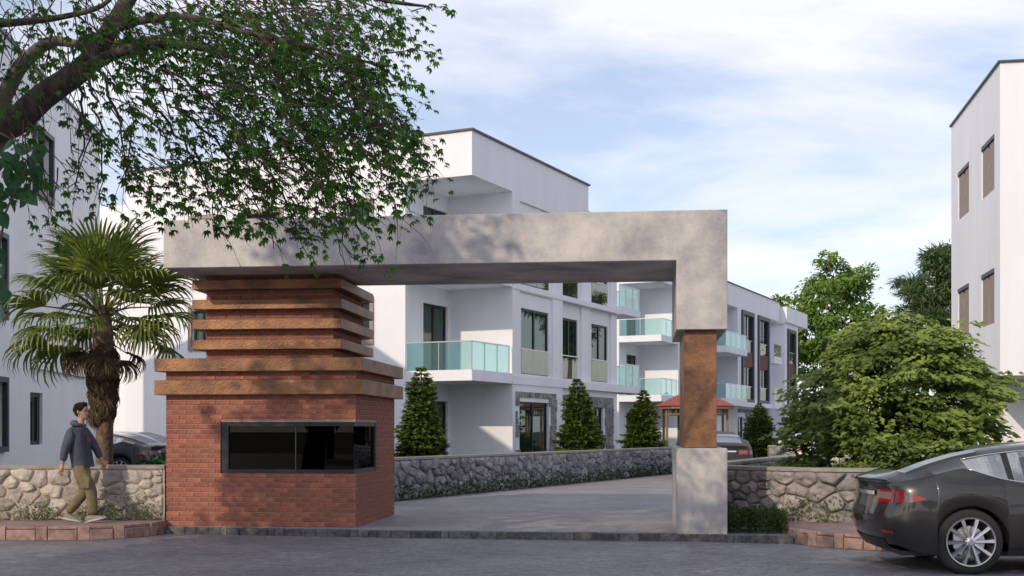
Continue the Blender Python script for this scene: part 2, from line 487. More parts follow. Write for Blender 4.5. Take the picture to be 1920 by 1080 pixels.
# left pavement: raised, with a front of pink pavers
KL = [(-12.0, 17.55), (-9.5, 17.2), (-7.4, 16.93), (-6.56, 16.83), (-6.0, 16.87), (-5.55, 17.15), (-5.27, 17.6), (-5.22, 18.02)]
mb = MB()
mb.prism([(x, y + .05) for x, y in KL] + [(-5.24, 18.3), (-12.0, 18.3)], 0.0, 0.195)
pav_l = mb.build('pavement', M['paver_top'], kind='structure')
def pav_front(parent, pts, z1):
    at, L = polyline(pts)
    s_ = 0.0; k = 0
    while s_ < L - 0.05:
        tall = (k % 2 == 0)
        l = min((0.16 if tall else rng.choice((0.30, 0.44, 0.36))) * rng.uniform(.9, 1.1), L - s_)
        def blk(za, zb, a, b, pr):
            p0, n0 = at(s_ + a + .004); p1, n1 = at(s_ + b - .004)
            cs = [p0 + n0 * pr, p1 + n1 * pr, p1 - n1 * .1, p0 - n0 * .1]
            m_ = MB(); c = 0.008
            m_.v += [(q.x, q.y, za) for q in cs] + [(q.x, q.y, zb) for q in cs]
            f0 = [cs[0].lerp(cs[1], .03) + n0 * c, cs[1].lerp(cs[0], .03) + n1 * c]
            m_.v += [(f0[0].x, f0[0].y, za + c), (f0[1].x, f0[1].y, za + c), (f0[1].x, f0[1].y, zb - c), (f0[0].x, f0[0].y, zb - c)]
            for f in ((4, 5, 6, 7), (1, 2, 6, 5), (3, 0, 4, 7), (8, 9, 10, 11), (0, 1, 9, 8), (1, 5, 10, 9), (5, 4, 11, 10), (4, 0, 8, 11)):
                m_.f.append(f); m_.m.append(0)
            m_.build('paving_brick', M['paver'], parent)
        if tall:
            blk(0.0, z1 - .004, 0, l, rng.uniform(-.004, .008))
        else:
            blk(0.0, z1 - 0.052, 0, l, rng.uniform(-.002, .012))
            blk(z1 - 0.044, z1 - .004, 0, l, rng.uniform(-.012, 0.0))
        s_ += l; k += 1
pav_front(pav_l, [(x, y + .03) for x, y in KL], 0.20)

KR = [(3.85, 17.1), (3.85, 16.42), (4.08, 15.98), (4.5, 15.55), (5.2, 15.3), (7.0, 15.15), (12.0, 15.0)]
mb = MB()
mb.prism([(3.87, 17.9), (3.87, 16.42), (4.11, 16.02), (4.52, 15.6), (5.2, 15.35), (7.0, 15.2), (12.0, 15.05), (12.0, 17.9)], 0.0, 0.195)
pav_r = mb.build('pavement.001', M['paver_top'], kind='structure')
pav_front(pav_r, KR, 0.20)

# ------------------------------------------------------------------ field stone walls
def voronoi_cells(L, H, n, seed, relax=2, asp=1.45):
    r = random.Random(seed)
    pts = [(r.uniform(0, L), r.uniform(0, H)) for _ in range(n)]
    cells = None
    for it in range(relax + 1):
        A = np.array(pts); cells = []
        for i in range(n):
            d = ((A - A[i]) * np.array([1 / asp, 1.0])) ** 2
            nb = np.argsort(d.sum(1))[1:22]
            poly = [(0, 0), (L, 0), (L, H), (0, H)]
            px, py = A[i][0] / asp, A[i][1]
            poly = [(x / asp, y) for x, y in poly]
            for j in nb:
                qx, qy = A[j][0] / asp, A[j][1]
                mx, my, dx, dy = (px + qx) / 2, (py + qy) / 2, qx - px, qy - py
                new = []
                for k in range(len(poly)):
                    a, b = poly[k], poly[(k + 1) % len(poly)]
                    da = (a[0] - mx) * dx + (a[1] - my) * dy
                    db = (b[0] - mx) * dx + (b[1] - my) * dy
                    if da <= 0: new.append(a)
                    if da * db < 0:
                        t = da / (da - db); new.append((a[0] + (b[0] - a[0]) * t, a[1] + (b[1] - a[1]) * t))
                poly = new
                if len(poly) < 3: break
            cells.append([(x * asp, y) for x, y in poly])
        if it < relax:
            pts = []
            for i, c in enumerate(cells):
                if len(c) >= 3:
                    cxm = sum(p[0] for p in c) / len(c); cym = sum(p[1] for p in c) / len(c)
                    k = 0.55
                    pts.append((A[i][0] + (cxm - A[i][0]) * k, A[i][1] + (cym - A[i][1]) * k))
                else: pts.append(tuple(A[i]))
    return cells

def stone_geo(mb, cell, fmap, r, gap=0.012, tmin=0.02, tmax=0.06):
    cxm = sum(p[0] for p in cell) / len(cell); cym = sum(p[1] for p in cell) / len(cell)
    # split edges, jitter and shrink
    pts = []
    m = len(cell)
    for i in range(m):
        a, b = cell[i], cell[(i + 1) % m]
        d = math.hypot(b[0] - a[0], b[1] - a[1])
        if d < 0.012: continue
        pts.append((a[0] * .88 + b[0] * .12, a[1] * .88 + b[1] * .12))
        if d > 0.07: pts.append(((a[0] + b[0]) / 2 + r.uniform(-.06, .06) * d, (a[1] + b[1]) / 2 + r.uniform(-.06, .06) * d))
        pts.append((a[0] * .12 + b[0] * .88, a[1] * .12 + b[1] * .88))
    if len(pts) < 4: return
    rad = sum(math.hypot(p[0] - cxm, p[1] - cym) for p in pts) / len(pts)
    t = r.uniform(tmin, tmax) * min(1.0, rad / .12)
    tx, ty = r.uniform(-.5, .5), r.uniform(-.5, .5)
    rings = [(1 - gap / rad, -0.006, 0), (1 - (gap + .012) / rad, t * .55, .3), (.78, t * .9, .8), (.55, t * 1.02, 1), (.28, t * 1.08, 1)]
    b = len(mb.v); k = len(pts)
    for s_, dpt, amp in rings:
        for p in pts:
            x = cxm + (p[0] - cxm) * s_; y = cym + (p[1] - cym) * s_
            dd = dpt + amp * (t * .85 * noise.noise((x * 8, y * 8, t * 300)) + t * .5 * noise.noise((x * 21, y * 21, t * 300)) + .35 * t * (tx * (p[0] - cxm) + ty * (p[1] - cym)) / rad)
            mb.v.append(fmap(x, y, dd))
    mb.v.append(fmap(cxm, cym, t * 1.12 + .3 * t * noise.noise((cxm * 9, cym * 9, t * 300))))
    for q in range(len(rings) - 1):
        for i in range(k):
            j = (i + 1) % k
            mb.f.append((b + q * k + i, b + q * k + j, b + (q + 1) * k + j, b + (q + 1) * k + i)); mb.m.append(mb.mi)
    e = b + (len(rings) - 1) * k
    for i in range(k):
        mb.f.append((e + i, e + (i + 1) % k, b + len(rings) * k)); mb.m.append(mb.mi)

def stone_wall(label, pts, z0, z1, n, thick, smat, jmat, seed, cope=0.05, as_objects=True, span=None, tmin=.02, tmax=.06, cat='wall', name='stone_wall', asp=1.45, gap=.012):
    """pts run so that the face looks to the right hand side"""
    w = thing(name, label, cat, (0, 0, 0))
    c = MB(); strip_prism(c, pts, 0.0, -thick, z0 - .1, z1 - cope)
    c.build('mortar_core', jmat, w)
    c = MB(); strip_prism(c, pts, 0.03, -thick - .03, z1 - cope, z1)
    c.build('coping', M['coping'], w)
    at, L = polyline(pts)
    s0, s1 = span or (0, L)
    def fmap(x, y, d):
        p, nr = at(s0 + x)
        q = p + nr * d
        return (q.x, q.y, z0 + y)
    r = random.Random(seed)
    cells = voronoi_cells(s1 - s0, z1 - cope - z0 - .005, n, seed, asp=asp)
    cells = [c_ for c_ in cells if len(c_) >= 3]
    if not as_objects:
        m_ = MB()
        for c_ in cells: stone_geo(m_, c_, fmap, r, gap, tmin, tmax)
        m_.build('stonework', smat, w, smooth=True, kind='stuff')
    else:
        for c_ in cells:
            m_ = MB(); stone_geo(m_, c_, fmap, r, gap, tmin, tmax)
            if m_.f: m_.build('stone', smat, w, smooth=True)
    return w

stone_wall('low beige field-stone wall behind the walking man, ending at the brick booth', [(-12.0, 18.17), (-5.26, 18.17)], 0.19, 1.02, 78, 0.35, M['stone'], M['walljoint'], 11, span=(2.2, 6.72), tmin=.022, tmax=.06, gap=.006)
W2 = [(-2.75, 23.8), (-2.4, 24.5), (5.4, 40.3), (7.9, 45.4)]
stone_wall('long grey field-stone wall running back along the driveway below the conifers', W2, 0.1, 0.99, 290, 0.3, M['stone_grey'], M['walljoint_grey'], 12, tmin=.03, tmax=.08, asp=1.3, gap=.016)
stone_wall('curved low wall of big field stones right of the concrete pillar', [(3.05, 19.6), (3.55, 18.75), (4.19, 17.98), (4.75, 17.68), (5.4, 17.6), (9.5, 17.45)], 0.1, 0.99, 66, 0.3, M['stone_right'], M['walljoint_grey'], 13, span=(0, 5.2), tmin=.03, tmax=.08, gap=.007)
stone_wall('grey stone wall with pale coping seen over the curved wall', [(3.3, 19.95), (3.77, 21.0), (6.6, 27.3), (8.0, 30.3)], 0.1, 0.99, 120, 0.3, M['stone_grey'], M['walljoint_grey'], 14, as_objects=True, span=(1.0, 9.0), tmin=.02, tmax=.07)
stone_wall('short grey stone wall between the two cars parked on the driveway', [(7.75, 36.2), (8.5, 36.1)], 0.1, 1.1, 16, 0.5, M['stone_grey'], M['walljoint_grey'], 15, tmin=.02, tmax=.05)

# lawns behind the walls, 6 mm above the paving
mb = MB(); mb.prism([(-44, 18.6), (-5.4, 18.6), (-5.6, 22.5), (-3.1, 23.9), (-2.75, 24.6), (7.6, 45.5), (14, 58), (14, 70), (-44, 70)], 0.06, 0.106)
mb.build('lawn', M['lawn'], kind='structure')
mb = MB(); mb.prism([(3.6, 19.75), (4.3, 18.5), (5.5, 18.1), (44, 18.0), (44, 60), (20, 60), (8.5, 30.5)], 0.06, 0.106)
mb.build('lawn.001', M['lawn'], kind='structure')

# ------------------------------------------------------------------ gate: concrete portal
GA = R(6.2)
gate = thing('entrance_portal', 'mottled concrete entrance portal with long beam resting on booth and copper-clad post', 'gate', (2.30, 16.79, 0), -GA)
D = 2.42
def cbx(name, m_, x0, x1, y0, y1, z0, z1, parent, c=.008):
    b = MB(); b.cbox(x0, x1, y0, y1, z0, z1, c)
    return b.build(name, m_, parent)
# beam and the head over the post: one L-shaped solid
prof = [(-7.455, 3.93), (0.0, 3.93), (0.0, 2.96), (0.705, 2.96), (0.705, 4.63), (-7.455, 4.63)]
b = MB()
n = len(prof)
vs = [(x, 0, z) for x, z in prof] + [(x, D, z) for x, z in prof]
b.add(vs, [tuple(range(n)), tuple(range(2 * n - 1, n - 1, -1))] + [(i, n + i, n + (i + 1) % n, (i + 1) % n) for i in range(n)])
bo = b.build('beam', M['concrete'], gate)
bm_ = bmesh.new(); bm_.from_mesh(bo.data); bmesh.ops.recalc_face_normals(bm_, faces=bm_.faces[:])
bmesh.ops.bevel(bm_, geom=bm_.edges[:], offset=.008, segments=1, affect='EDGES'); bm_.to_mesh(bo.data); bm_.free()
cbx('post', M['corten'], 0.115, 0.565, 0.12, D - .12, 1.302, 2.958, gate)
cbx('pedestal', M['concrete'], 0.0, 0.705, 0.0, D, -0.02, 1.30, gate, .012)

# ------------------------------------------------------------------ brick booth
booth = thing('guard_booth', 'red brick guard booth with copper ledges and a black corner window', 'booth', (-2.32, 17.83, 0), -GA)
# local frame: origin is the front right corner; x right, y back. body spans x -2.93..0, y 0..2.77
BW, BD = 2.93, 2.77
WX0, WY1, WZ0, WZ1 = -2.08, 1.47, 0.90, 1.675
def wallp(mb, o, du, ni, u0, u1, z0, z1, ops=(), t=0.25):
    """wall face with openings (ua, ub, za, zb) and reveals of depth t"""
    us = sorted({u0, u1, *[v for a in ops for v in a[:2]]}); zs = sorted({z0, z1, *[v for a in ops for v in a[2:4]]})
    us = [u for u in us if u0 - 1e-6 <= u <= u1 + 1e-6]; zs = [z for z in zs if z0 - 1e-6 <= z <= z1 + 1e-6]
    P = lambda u, z, d=0.0: (o[0] + du[0] * u + ni[0] * d, o[1] + du[1] * u + ni[1] * d, z)
    for i in range(len(us) - 1):
        for j in range(len(zs) - 1):
            um, zm = (us[i] + us[i + 1]) / 2, (zs[j] + zs[j + 1]) / 2
            if any(a[0] < um < a[1] and a[2] < zm < a[3] for a in ops): continue
            mb.quad(P(us[i], zs[j]), P(us[i + 1], zs[j]), P(us[i + 1], zs[j + 1]), P(us[i], zs[j + 1]))
    for a in ops:
        ua, ub, za, zb = a[:4]
        tt = a[4] if len(a) > 4 else t
        mb.quad(P(ua, za), P(ub, za), P(ub, za, tt), P(ua, za, tt))
        mb.quad(P(ua, zb), P(ua, zb, tt), P(ub, zb, tt), P(ub, zb))
        skip = a[5] if len(a) > 5 else ''
        if 'a' not in skip: mb.quad(P(ua, za), P(ua, za, tt), P(ua, zb, tt), P(ua, zb))
        if 'b' not in skip: mb.quad(P(ub, za), P(ub, zb), P(ub, zb, tt), P(ub, za, tt))

PR = 0.012       # bricks stand this far proud of the mortar
b = MB()
IN = 0.16        # wall thickness
z0b, z1b = 0.10, 2.62
# outer mortar faces, with the corner window left open
wallp(b, (-BW, PR), (1, 0), (0, 1), PR, BW - PR, z0b, z1b, [(BW + WX0, BW - PR, WZ0, WZ1, IN, 'b')], IN)
wallp(b, (-PR, PR), (0, 1), (-1, 0), 0, BD - 2 * PR, z0b, z1b, [(0, WY1 - PR, WZ0, WZ1, IN, 'a')], IN)
wallp(b, (-BW + PR, PR), (0, 1), (1, 0), 0, BD - 2 * PR, z0b, z1b)
wallp(b, (-BW, BD - PR), (1, 0), (0, -1), PR, BW - PR, z0b, z1b, [], IN)
# inner faces
wallp(b, (-BW, IN), (1, 0), (0, 1), IN, BW - IN, z0b, 2.3, [(BW + WX0, BW - IN, WZ0, WZ1, 0)], 0)
wallp(b, (-IN, IN), (0, 1), (-1, 0), 0, BD - 2 * IN, z0b, 2.3, [(0, WY1 - IN, WZ0, WZ1, 0)], 0)
wallp(b, (-BW + IN, IN), (0, 1), (1, 0), 0, BD - 2 * IN, z0b, 2.3)
wallp(b, (-BW, BD - IN), (1, 0), (0, 1), IN, BW - IN, z0b, 2.3, [], 0)
b.quad((-BW + IN, IN, 2.3), (-IN, IN, 2.3), (-IN, BD - IN, 2.3), (-BW + IN, BD - IN, 2.3))
b.quad((-BW + PR, PR, 2.45), (-PR, PR, 2.45), (-PR, BD - PR, 2.45), (-BW + PR, BD - PR, 2.45))
b.build('mortar_wall', M['mortar'], booth)
# neck above
NI = 0.46
b = MB(); b.box(-BW + NI + PR, -NI - PR, NI + PR, BD - NI - PR, 2.60, 3.925)
b.build('mortar_neck', M['mortar'], booth)

BL, BH, CL, CH = 0.212, 0.061, 0.224, 0.0735
brick_cache = {}
def brick_mesh(w, h):
    key = (round(w, 3), round(h, 3))
    if key in brick_cache: return brick_cache[key]
    c = 0.004; d = PR + 0.01
    vs = [(0, d, 0), (w, d, 0), (w, d, h), (0, d, h), (0, c, 0), (w, c, 0), (w, c, h), (0, c, h), (c, 0, c), (w - c, 0, c), (w - c, 0, h - c), (c, 0, h - c)]
    fs = [(0, 1, 5, 4), (1, 2, 6, 5), (2, 3, 7, 6), (3, 0, 4, 7), (4, 5, 9, 8), (5, 6, 10, 9), (6, 7, 11, 10), (7, 4, 8, 11), (8, 9, 10, 11)]
    me = bpy.data.meshes.new('brick'); me.from_pydata(vs, [], fs); me.materials.append(M['brick']); me.update()
    brick_cache[key] = (me, vs, fs)
    return brick_cache[key]
n_brick = [0]
def lay(o, du, no, u0, u1, z0, z1, holes, objects, stuff, phase=0):
    """running bond between u0 and u1; no = outward normal. bricks as objects or joined into stuff"""
    rows = int(round((z1 - z0) / CH))
    ch = (z1 - z0) / rows
    ang = math.atan2(du[1], du[0])
    for k in range(rows):
        za = z0 + k * ch + .006; zb = za + min(BH, ch - .011)
        s_ = u0 - (CL / 2 if (k + phase) % 2 else 0)
        while s_ < u1 - .012:
            a, e = max(s_, u0), min(s_ + BL, u1)
            iv = [(a, e)]
            for h in holes:
                if za + .02 < h[3] and zb - .02 > h[2]:
                    nv = []
                    for (x, y) in iv:
                        if x < h[0]: nv.append((x, min(y, h[0])))
                        if y > h[1]: nv.append((max(x, h[1]), y))
                    iv = nv
            for (x, y) in iv:
                if y - x < .02: continue
                me, vs, fs = brick_mesh(y - x, zb - za)
                px = o[0] + du[0] * x - no[0] * 0; py = o[1] + du[1] * x
                dep = rng.uniform(-.0025, .0015)
                if objects and n_brick[0] < 299:
                    ob = link_copy(me, 'brick', booth, (px + no[0] * dep, py + no[1] * dep, za), (0, 0, ang))
                    n_brick[0] += 1
                else:
                    ca, sa = math.cos(ang), math.sin(ang)
                    stuff.add([(px + vx * ca - vy * sa, py + vx * sa + vy * ca, za + vz) for vx, vy, vz in vs], fs)
            s_ += CL
st = MB()
front_hole = [(BW + WX0, BW, WZ0, WZ1)]
lay((-BW, 0), (1, 0), (0, -1), 0, BW, 0.105, 2.08, front_hole, True, st)
lay((-BW, 0), (1, 0), (0, -1), 0, BW, 2.31, 2.43, [], True, st, 1)
lay((0, PR + .01), (0, 1), (1, 0), 0, BD, 0.105, 2.08, [(-1, WY1 - PR, WZ0, WZ1)], True, st, 1)
lay((0, PR + .01), (0, 1), (1, 0), 0, BD, 2.31, 2.43, [], False, st)
lay((-BW, BD), (0, -1), (-1, 0), 0, BD - PR, 0.105, 2.43, [], False, st)
lay((0, BD), (-1, 0), (0, 1), 0, BW, 0.105, 2.43, [], False, st)
# neck
lay((-BW + NI, NI), (1, 0), (0, -1), 0, BW - 2 * NI, 2.63, 3.92, [], True, st)
lay((-NI, NI + PR + .01), (0, 1), (1, 0), 0, BD - 2 * NI - .02, 2.63, 3.92, [], False, st, 1)
lay((-BW + NI, BD - NI), (0, -1), (-1, 0), 0, BD - 2 * NI - PR, 2.63, 3.92, [], False, st)
# inside faces of the room, seen through the glass
lay((-IN, BD - IN - .004), (-1, 0), (0, -1), 0, BW - 2 * IN, 0.105, 2.28, [(0, 0, 0, 0)], False, MB())
st.build('brickwork', M['brick'], booth, kind='stuff')
st = MB()
lay((-BW + IN, BD - IN), (1, 0), (0, -1), 0, BW - 2 * IN, 0.105, 2.28, [], False, st)
lay((-BW + IN, IN), (0, 1), (1, 0), 0, BD - 2 * IN, 0.105, 2.28, [], False, st)
for i, v in enumerate(st.v): st.v[i] = v
st.build('inner_brickwork', M['brick'], booth, kind='stuff')
# copper ledges
def ledge(o_, z0, z1, ins):
    b = MB(); b.cbox(-BW + ins - o_, -ins + o_, ins - o_, BD - ins + o_, z0, z1, .006)
    b.build('ledge', M['corten'], booth)
ledge(.13, 2.085, 2.305, 0); ledge(.13, 2.434, 2.63, 0)
for z0, z1 in ((2.787, 2.937), (3.096, 3.25), (3.404, 3.553), (3.708, 3.855)):
    ledge(.165, z0, z1, NI)
# corner window: frame bars, two panes, mullion
fr = MB()
x0, y1 = WX0, WY1; fi = 0.03
fr.box(x0, x0 + .115, fi, fi + .09, WZ0, WZ1)
fr.box(x0 + .115, -fi, fi, fi + .09, WZ0, WZ0 + .065)
fr.box(x0 + .115, -fi, fi, fi + .09, WZ1 - .06, WZ1)
fr.box(-fi - .09, -fi, fi + .09, y1 - .07, WZ0, WZ0 + .065)
fr.box(-fi - .09, -fi, fi + .09, y1 - .07, WZ1 - .06, WZ1)
fr.box(-fi - .09, -fi, y1 - .07, y1, WZ0, WZ1)
wf = fr.build('window_frame', M['frame'], booth)
b = MB(); b.box(x0 + .115, -fi - .02, fi + .03, fi + .038, WZ0 + .065, WZ1 - .06); b.build('pane', M['pane_dark'], wf)
b = MB(); b.box(-fi - .038, -fi - .03, fi + .045, y1 - .07, WZ0 + .065, WZ1 - .06); b.build('pane', M['pane_dark'], wf)
b = MB(); b.box(-.94, -.925, fi + .02, fi + .05, WZ0 + .065, WZ1 - .06); b.build('mullion', M['frame_soft'], wf)
# desk and seat-back inside the room
b = MB(); b.box(-2.2, -.2, IN + .1, IN + .6, .78, .82); b.build('desk', M['dark'], booth)

# ------------------------------------------------------------------ buildings
def bars(mb, o, du, ni, ua, ub, za, zb, d0, d1):
    P = lambda u, z, d: (o[0] + du[0] * u + ni[0] * d, o[1] + du[1] * u + ni[1] * d, z)
    vs = [P(ua, za, d0), P(ub, za, d0), P(ub, za, d1), P(ua, za, d1), P(ua, zb, d0), P(ub, zb, d0), P(ub, zb, d1), P(ua, zb, d1)]
    mb.add(vs, [(0, 3, 2, 1), (4, 5, 6, 7), (0, 1, 5, 4), (1, 2, 6, 5), (2, 3, 7, 6), (3, 0, 4, 7)])

def window(parent, o, du, ni, ua, ub, za, zb, inset=0.12, split=(0.5,), fw=0.07, fm='frame', cur='curtain', rail=0.0, name='window', pane='pane', surround=None):
    w = MB(); T = .06
    bars(w, o, du, ni, ua, ua + fw, za, zb, inset, inset + T)
    bars(w, o, du, ni, ub - fw, ub, za, zb, inset, inset + T)
    bars(w, o, du, ni, ua + fw, ub - fw, za, za + fw, inset, inset + T)
    bars(w, o, du, ni, ua + fw, ub - fw, zb - fw, zb, inset, inset + T)
    for s_ in split:
        u = ua + (ub - ua) * s_
        bars(w, o, du, ni, u - fw * .55, u + fw * .55, za + fw, zb - fw, inset - .004, inset + T)
    wo_ = w.build(name, M[fm], parent)
    p = MB(); bars(p, o, du, ni, ua + fw * .8, ub - fw * .8, za + fw * .8, zb - fw * .8, inset + .025, inset + .033)
    p.build('pane', M[pane], wo_)
    c = MB(); nseg = max(6, int((ub - ua) / .3))
    for i in range(nseg):
        u0_, u1_ = ua + (ub - ua) * i / nseg, ua + (ub - ua) * (i + 1) / nseg
        dd0, dd1 = (.165 + .018 * (i % 2)), (.165 + .018 * ((i + 1) % 2))
        P = lambda u, z, d: (o[0] + du[0] * u + ni[0] * (inset + d), o[1] + du[1] * u + ni[1] * (inset + d), z)
        c.quad(P(u0_, za, dd0), P(u1_, za, dd1), P(u1_, zb, dd1), P(u0_, zb, dd0))
    c.build('curtain', M[cur], wo_)
    if rail:
        g = MB(); bars(g, o, du, ni, ua + .01, ub - .01, za + .02, za + rail, -.015, -.005)
        go = g.build('rail_pane', M['rail_clear'], wo_)
        g = MB(); bars(g, o, du, ni, ua - .02, ub + .02, za + rail, za + rail + .035, -.03, .01)
        g.build('handrail', M['metal'], wo_)
    if surround:
        g = MB(); sw = surround
        bars(g, o, du, ni, ua - sw, ua, za - sw, zb + sw, -.05, .02); bars(g, o, du, ni, ub, ub + sw, za - sw, zb + sw, -.05, .02)
        bars(g, o, du, ni, ua, ub, zb, zb + sw, -.05, .02); bars(g, o, du, ni, ua, ub, za - sw, za, -.05, .02)
        g.build('surround', M['brown_frame'], wo_)
    return wo_

def balcony(parent, poly_slab, z0, z1, edges, gh=0.82, glass='rail_glass', panes=3):
    b = MB(); b.prism(poly_slab, z0, z1)
    bo_ = b.build('balcony', M['stucco'], parent)
    for (a, e, n_) in edges:
        a, e = Vector(a), Vector(e); d = (e - a); L = d.length; d.normalize()
        nrm = (-d.y, d.x)
        for i in range(n_):
            g = MB(); bars(g, a, d, nrm, L * i / n_ + .01, L * (i + 1) / n_ - .01, z1 + .004, z1 + gh, 0, .012)
            g.build('glass_panel', M[glass], bo_)
        g = MB(); bars(g, a, d, nrm, 0, L, z1 + gh, z1 + gh + .035, -.015, .03)
        for i in range(n_ + 1):
            u = min(max(L * i / n_, .012), L - .012)
            bars(g, a, d, nrm, u - .009, u + .009, z1, z1 + gh, -.002, .014)
        g.build('handrail', M['metal'], bo_)
    return bo_

def cladding(parent, o, du, ni, u0, u1, z0, z1, ops, seed, sz=.2):
    """squared stone facing round door openings, joined (each stone is under 10 pixels)"""
    r = random.Random(seed); m_ = MB(); z = z0
    while z < z1 - .03:
        h = min(r.uniform(.7, 1.3) * sz, z1 - z); u = u0
        while u < u1 - .02:
            w_ = min(r.uniform(.6, 1.9) * sz, u1 - u)
            a, e = u + .008, u + w_ - .008
            if not any(a < q[1] and e > q[0] and z < q[3] - .02 and z + h > q[2] for q in ops):
                d = r.uniform(.015, .05)
                bars(m_, o, du, ni, a, e, z + .008, z + h - .008, -d, .02)
            u += w_
        z += h
    return m_.build('stone_cladding', M['clad'], parent, kind='stuff')

BA = R(26.0)
X1, Y1_ = (1, 0), (0, 1)
def front_corner(bld, wl, left=-13.3, ndoors=3):
    """the recessed corner with balconies, shared by both terrace blocks"""
    # front facade
    ops = []
    for (a, e) in ((-4.3, -3.5), (-8.24, -6.87), (-10.43, -9.65)):
        ops += [(a, e, 7.25, 8.47), (a, e, 4.3, 5.48), (a, e, 1.2, 2.47)]
    wallp(wl, (0, -2.7), X1, Y1_, left, -2.26, 0.0, 9.0, ops)
    for a in ops:
        window(bld, (0, -2.7), X1, Y1_, *a, inset=.1, surround=.14, cur='curtain_green')
    # door wall and back wall of the recess
    dops = [(-1.63, -0.08, 3.33, 5.49), (-1.63, -.08, 6.36, 8.49), (-1.63, -.08, .12, 2.47)]
    wallp(wl, (-2.26, 0), Y1_, (-1, 0), -2.7, 0.0, 0.0, 9.0, dops)
    for a in dops: window(bld, (-2.26, 0), Y1_, (-1, 0), *a, inset=.08, cur='curtain_green', name='balcony_door', fw=.08)
    wallp(wl, (0, 0), X1, Y1_, -2.26, 0.0, 0.0, 9.0)
    for z0, z1 in ((3.01, 3.33), (6.03, 6.35)):
        balcony(bld, [(-2.257, -2.697), (-.002, -2.697), (-.002, -.003), (-2.257, -.003)], z0, z1,
                [((-2.25, -2.66), (-.03, -2.66), 2), ((-.03, -2.64), (-.03, -.15), 3)])

def building(name, label, loc, rz, cat='building', group=None):
    return thing(name, label, cat, loc, rz, group)

# --- middle block
A_ = building('apartment_block', 'white three-storey block with overhanging roof box and teal glass corner balconies, rising above the beam', (.017, 37.4, 0), -BA)
wl_ = MB()
front_corner(A_, wl_)
def bay(bld, wl, p, q0, q1, wq0, wq1, floors=((3.35, 5.45, .78), (6.2, 8.3, .78)), z0=3.01, z1=9.0, panel=True):
    """one bay of the side facade at plane x=p with french windows in a recessed panel"""
    ops = []
    for za, zb, rl in floors:
        ops.append((wq0 - .22, wq1 + .2, za - .1, zb + .5, .07) if panel else (wq0, wq1, za, zb, .25))
    wallp(wl, (p, 0), Y1_, (-1, 0), q0, q1, z0, z1, ops)
    for za, zb, rl in floors:
        if panel:
            wallp(wl, (p - .07, 0), Y1_, (-1, 0), wq0 - .22, wq1 + .2, za - .1, zb + .5, [(wq0, wq1, za, zb, .2)])
            window(bld, (p - .07, 0), Y1_, (-1, 0), wq0, wq1, za, zb, inset=.04, rail=rl)
        else:
            window(bld, (p, 0), Y1_, (-1, 0), wq0, wq1, za, zb, inset=.06, rail=rl)
bay(A_, wl_, 0, 0, 3.9, .76, 2.88)
bay(A_, wl_, -.14, 3.9, 6.25, 4.25, 5.7)
bay(A_, wl_, -.14, 6.25, 9.4, 7.0, 8.6)
wl_.box(-.14, -.001, 3.86, 3.899, 3.01, 9.0)
# ground floor of the side facade
gops = [(.5, 2.75, .12, 2.46)]
wallp(wl_, (0, 0), Y1_, (-1, 0), 0, 3.9, 0, 3.01, gops)
for a in gops: window(A_, (0, 0), Y1_, (-1, 0), *a, inset=.08, cur='curtain_green', name='garden_door')
cladding(A_, (0, 0), Y1_, (-1, 0), .2, 3.35, .1, 2.78, gops, 3)
gops = [(4.4, 5.5, .12, 2.3), (7.0, 8.0, .12, 2.4)]
wallp(wl_, (-.14, 0), Y1_, (-1, 0), 3.9, 9.4, 0, 3.01, gops)
for a in gops: window(A_, (-.14, 0), Y1_, (-1, 0), *a, inset=.08, cur='curtain_green', name='garden_door')
cladding(A_, (-.14, 0), Y1_, (-1, 0), 4.0, 9.0, .1, 2.78, gops, 4)
# slab lines
wl_.box(-.13, .03, 3.905, 9.42, 3.0, 3.28)
wl_.box(-.05, .03, -.02, 3.9, 3.0, 3.28)
wl_.box(-.13, .03, 3.905, 9.42, 5.98, 6.16)
wl_.box(-.05, .03, -.02, 3.9, 5.98, 6.16)
# back and far ends, set-back left part
wallp(wl_, (0, 9.4), X1, Y1_, -14, -.14, 0, 9.0)
wallp(wl_, (-13.3, 0), Y1_, (1, 0), -2.7, 0, 0, 9.0)
wallp(wl_, (0, 0), X1, Y1_, -22, -13.3, 0, 9.9, [(-15.4, -14.6, 4.3, 5.48), (-15.4, -14.6, 1.2, 2.47)])
window(A_, (0, 0), X1, Y1_, -15.4, -14.6, 4.3, 5.48, inset=.1); window(A_, (0, 0), X1, Y1_, -15.4, -14.6, 1.2, 2.47, inset=.1)
wallp(wl_, (-22, 0), Y1_, (1, 0), 0, 9.4, 0, 9.9)
wl_.quad((-22, 0, 9.9), (-13.3, 0, 9.9), (-13.3, 9.4, 9.9), (-22, 9.4, 9.9))
wl_.build('wall', M['stucco'], A_)
r_ = MB(); r_.box(-13.3, 0.0, -2.7, 6.2, 9.0, 10.3); r_.box(-14, -.25, 6.2, 9.45, 9.0, 9.45)
ro = r_.build('roof', M['stucco'], A_)
r_ = MB(); r_.box(-13.36, 0.06, -2.76, 6.26, 10.3, 10.36); r_.box(-13.9, -.2, 6.27, 9.5, 9.45, 9.5); r_.build('roof_edge', M['roofedge'], ro)
# end balconies
for z0, z1 in ((3.01, 3.28), (6.03, 6.3)):
    balcony(A_, [(-2.4, 9.43), (-.02, 9.43), (-.02, 11.7), (-2.4, 11.7)], z0, z1, [((-.05, 9.45), (-.05, 11.65), 3), ((-.05, 11.67), (-2.4, 11.67), 3)], glass='rail_glass')

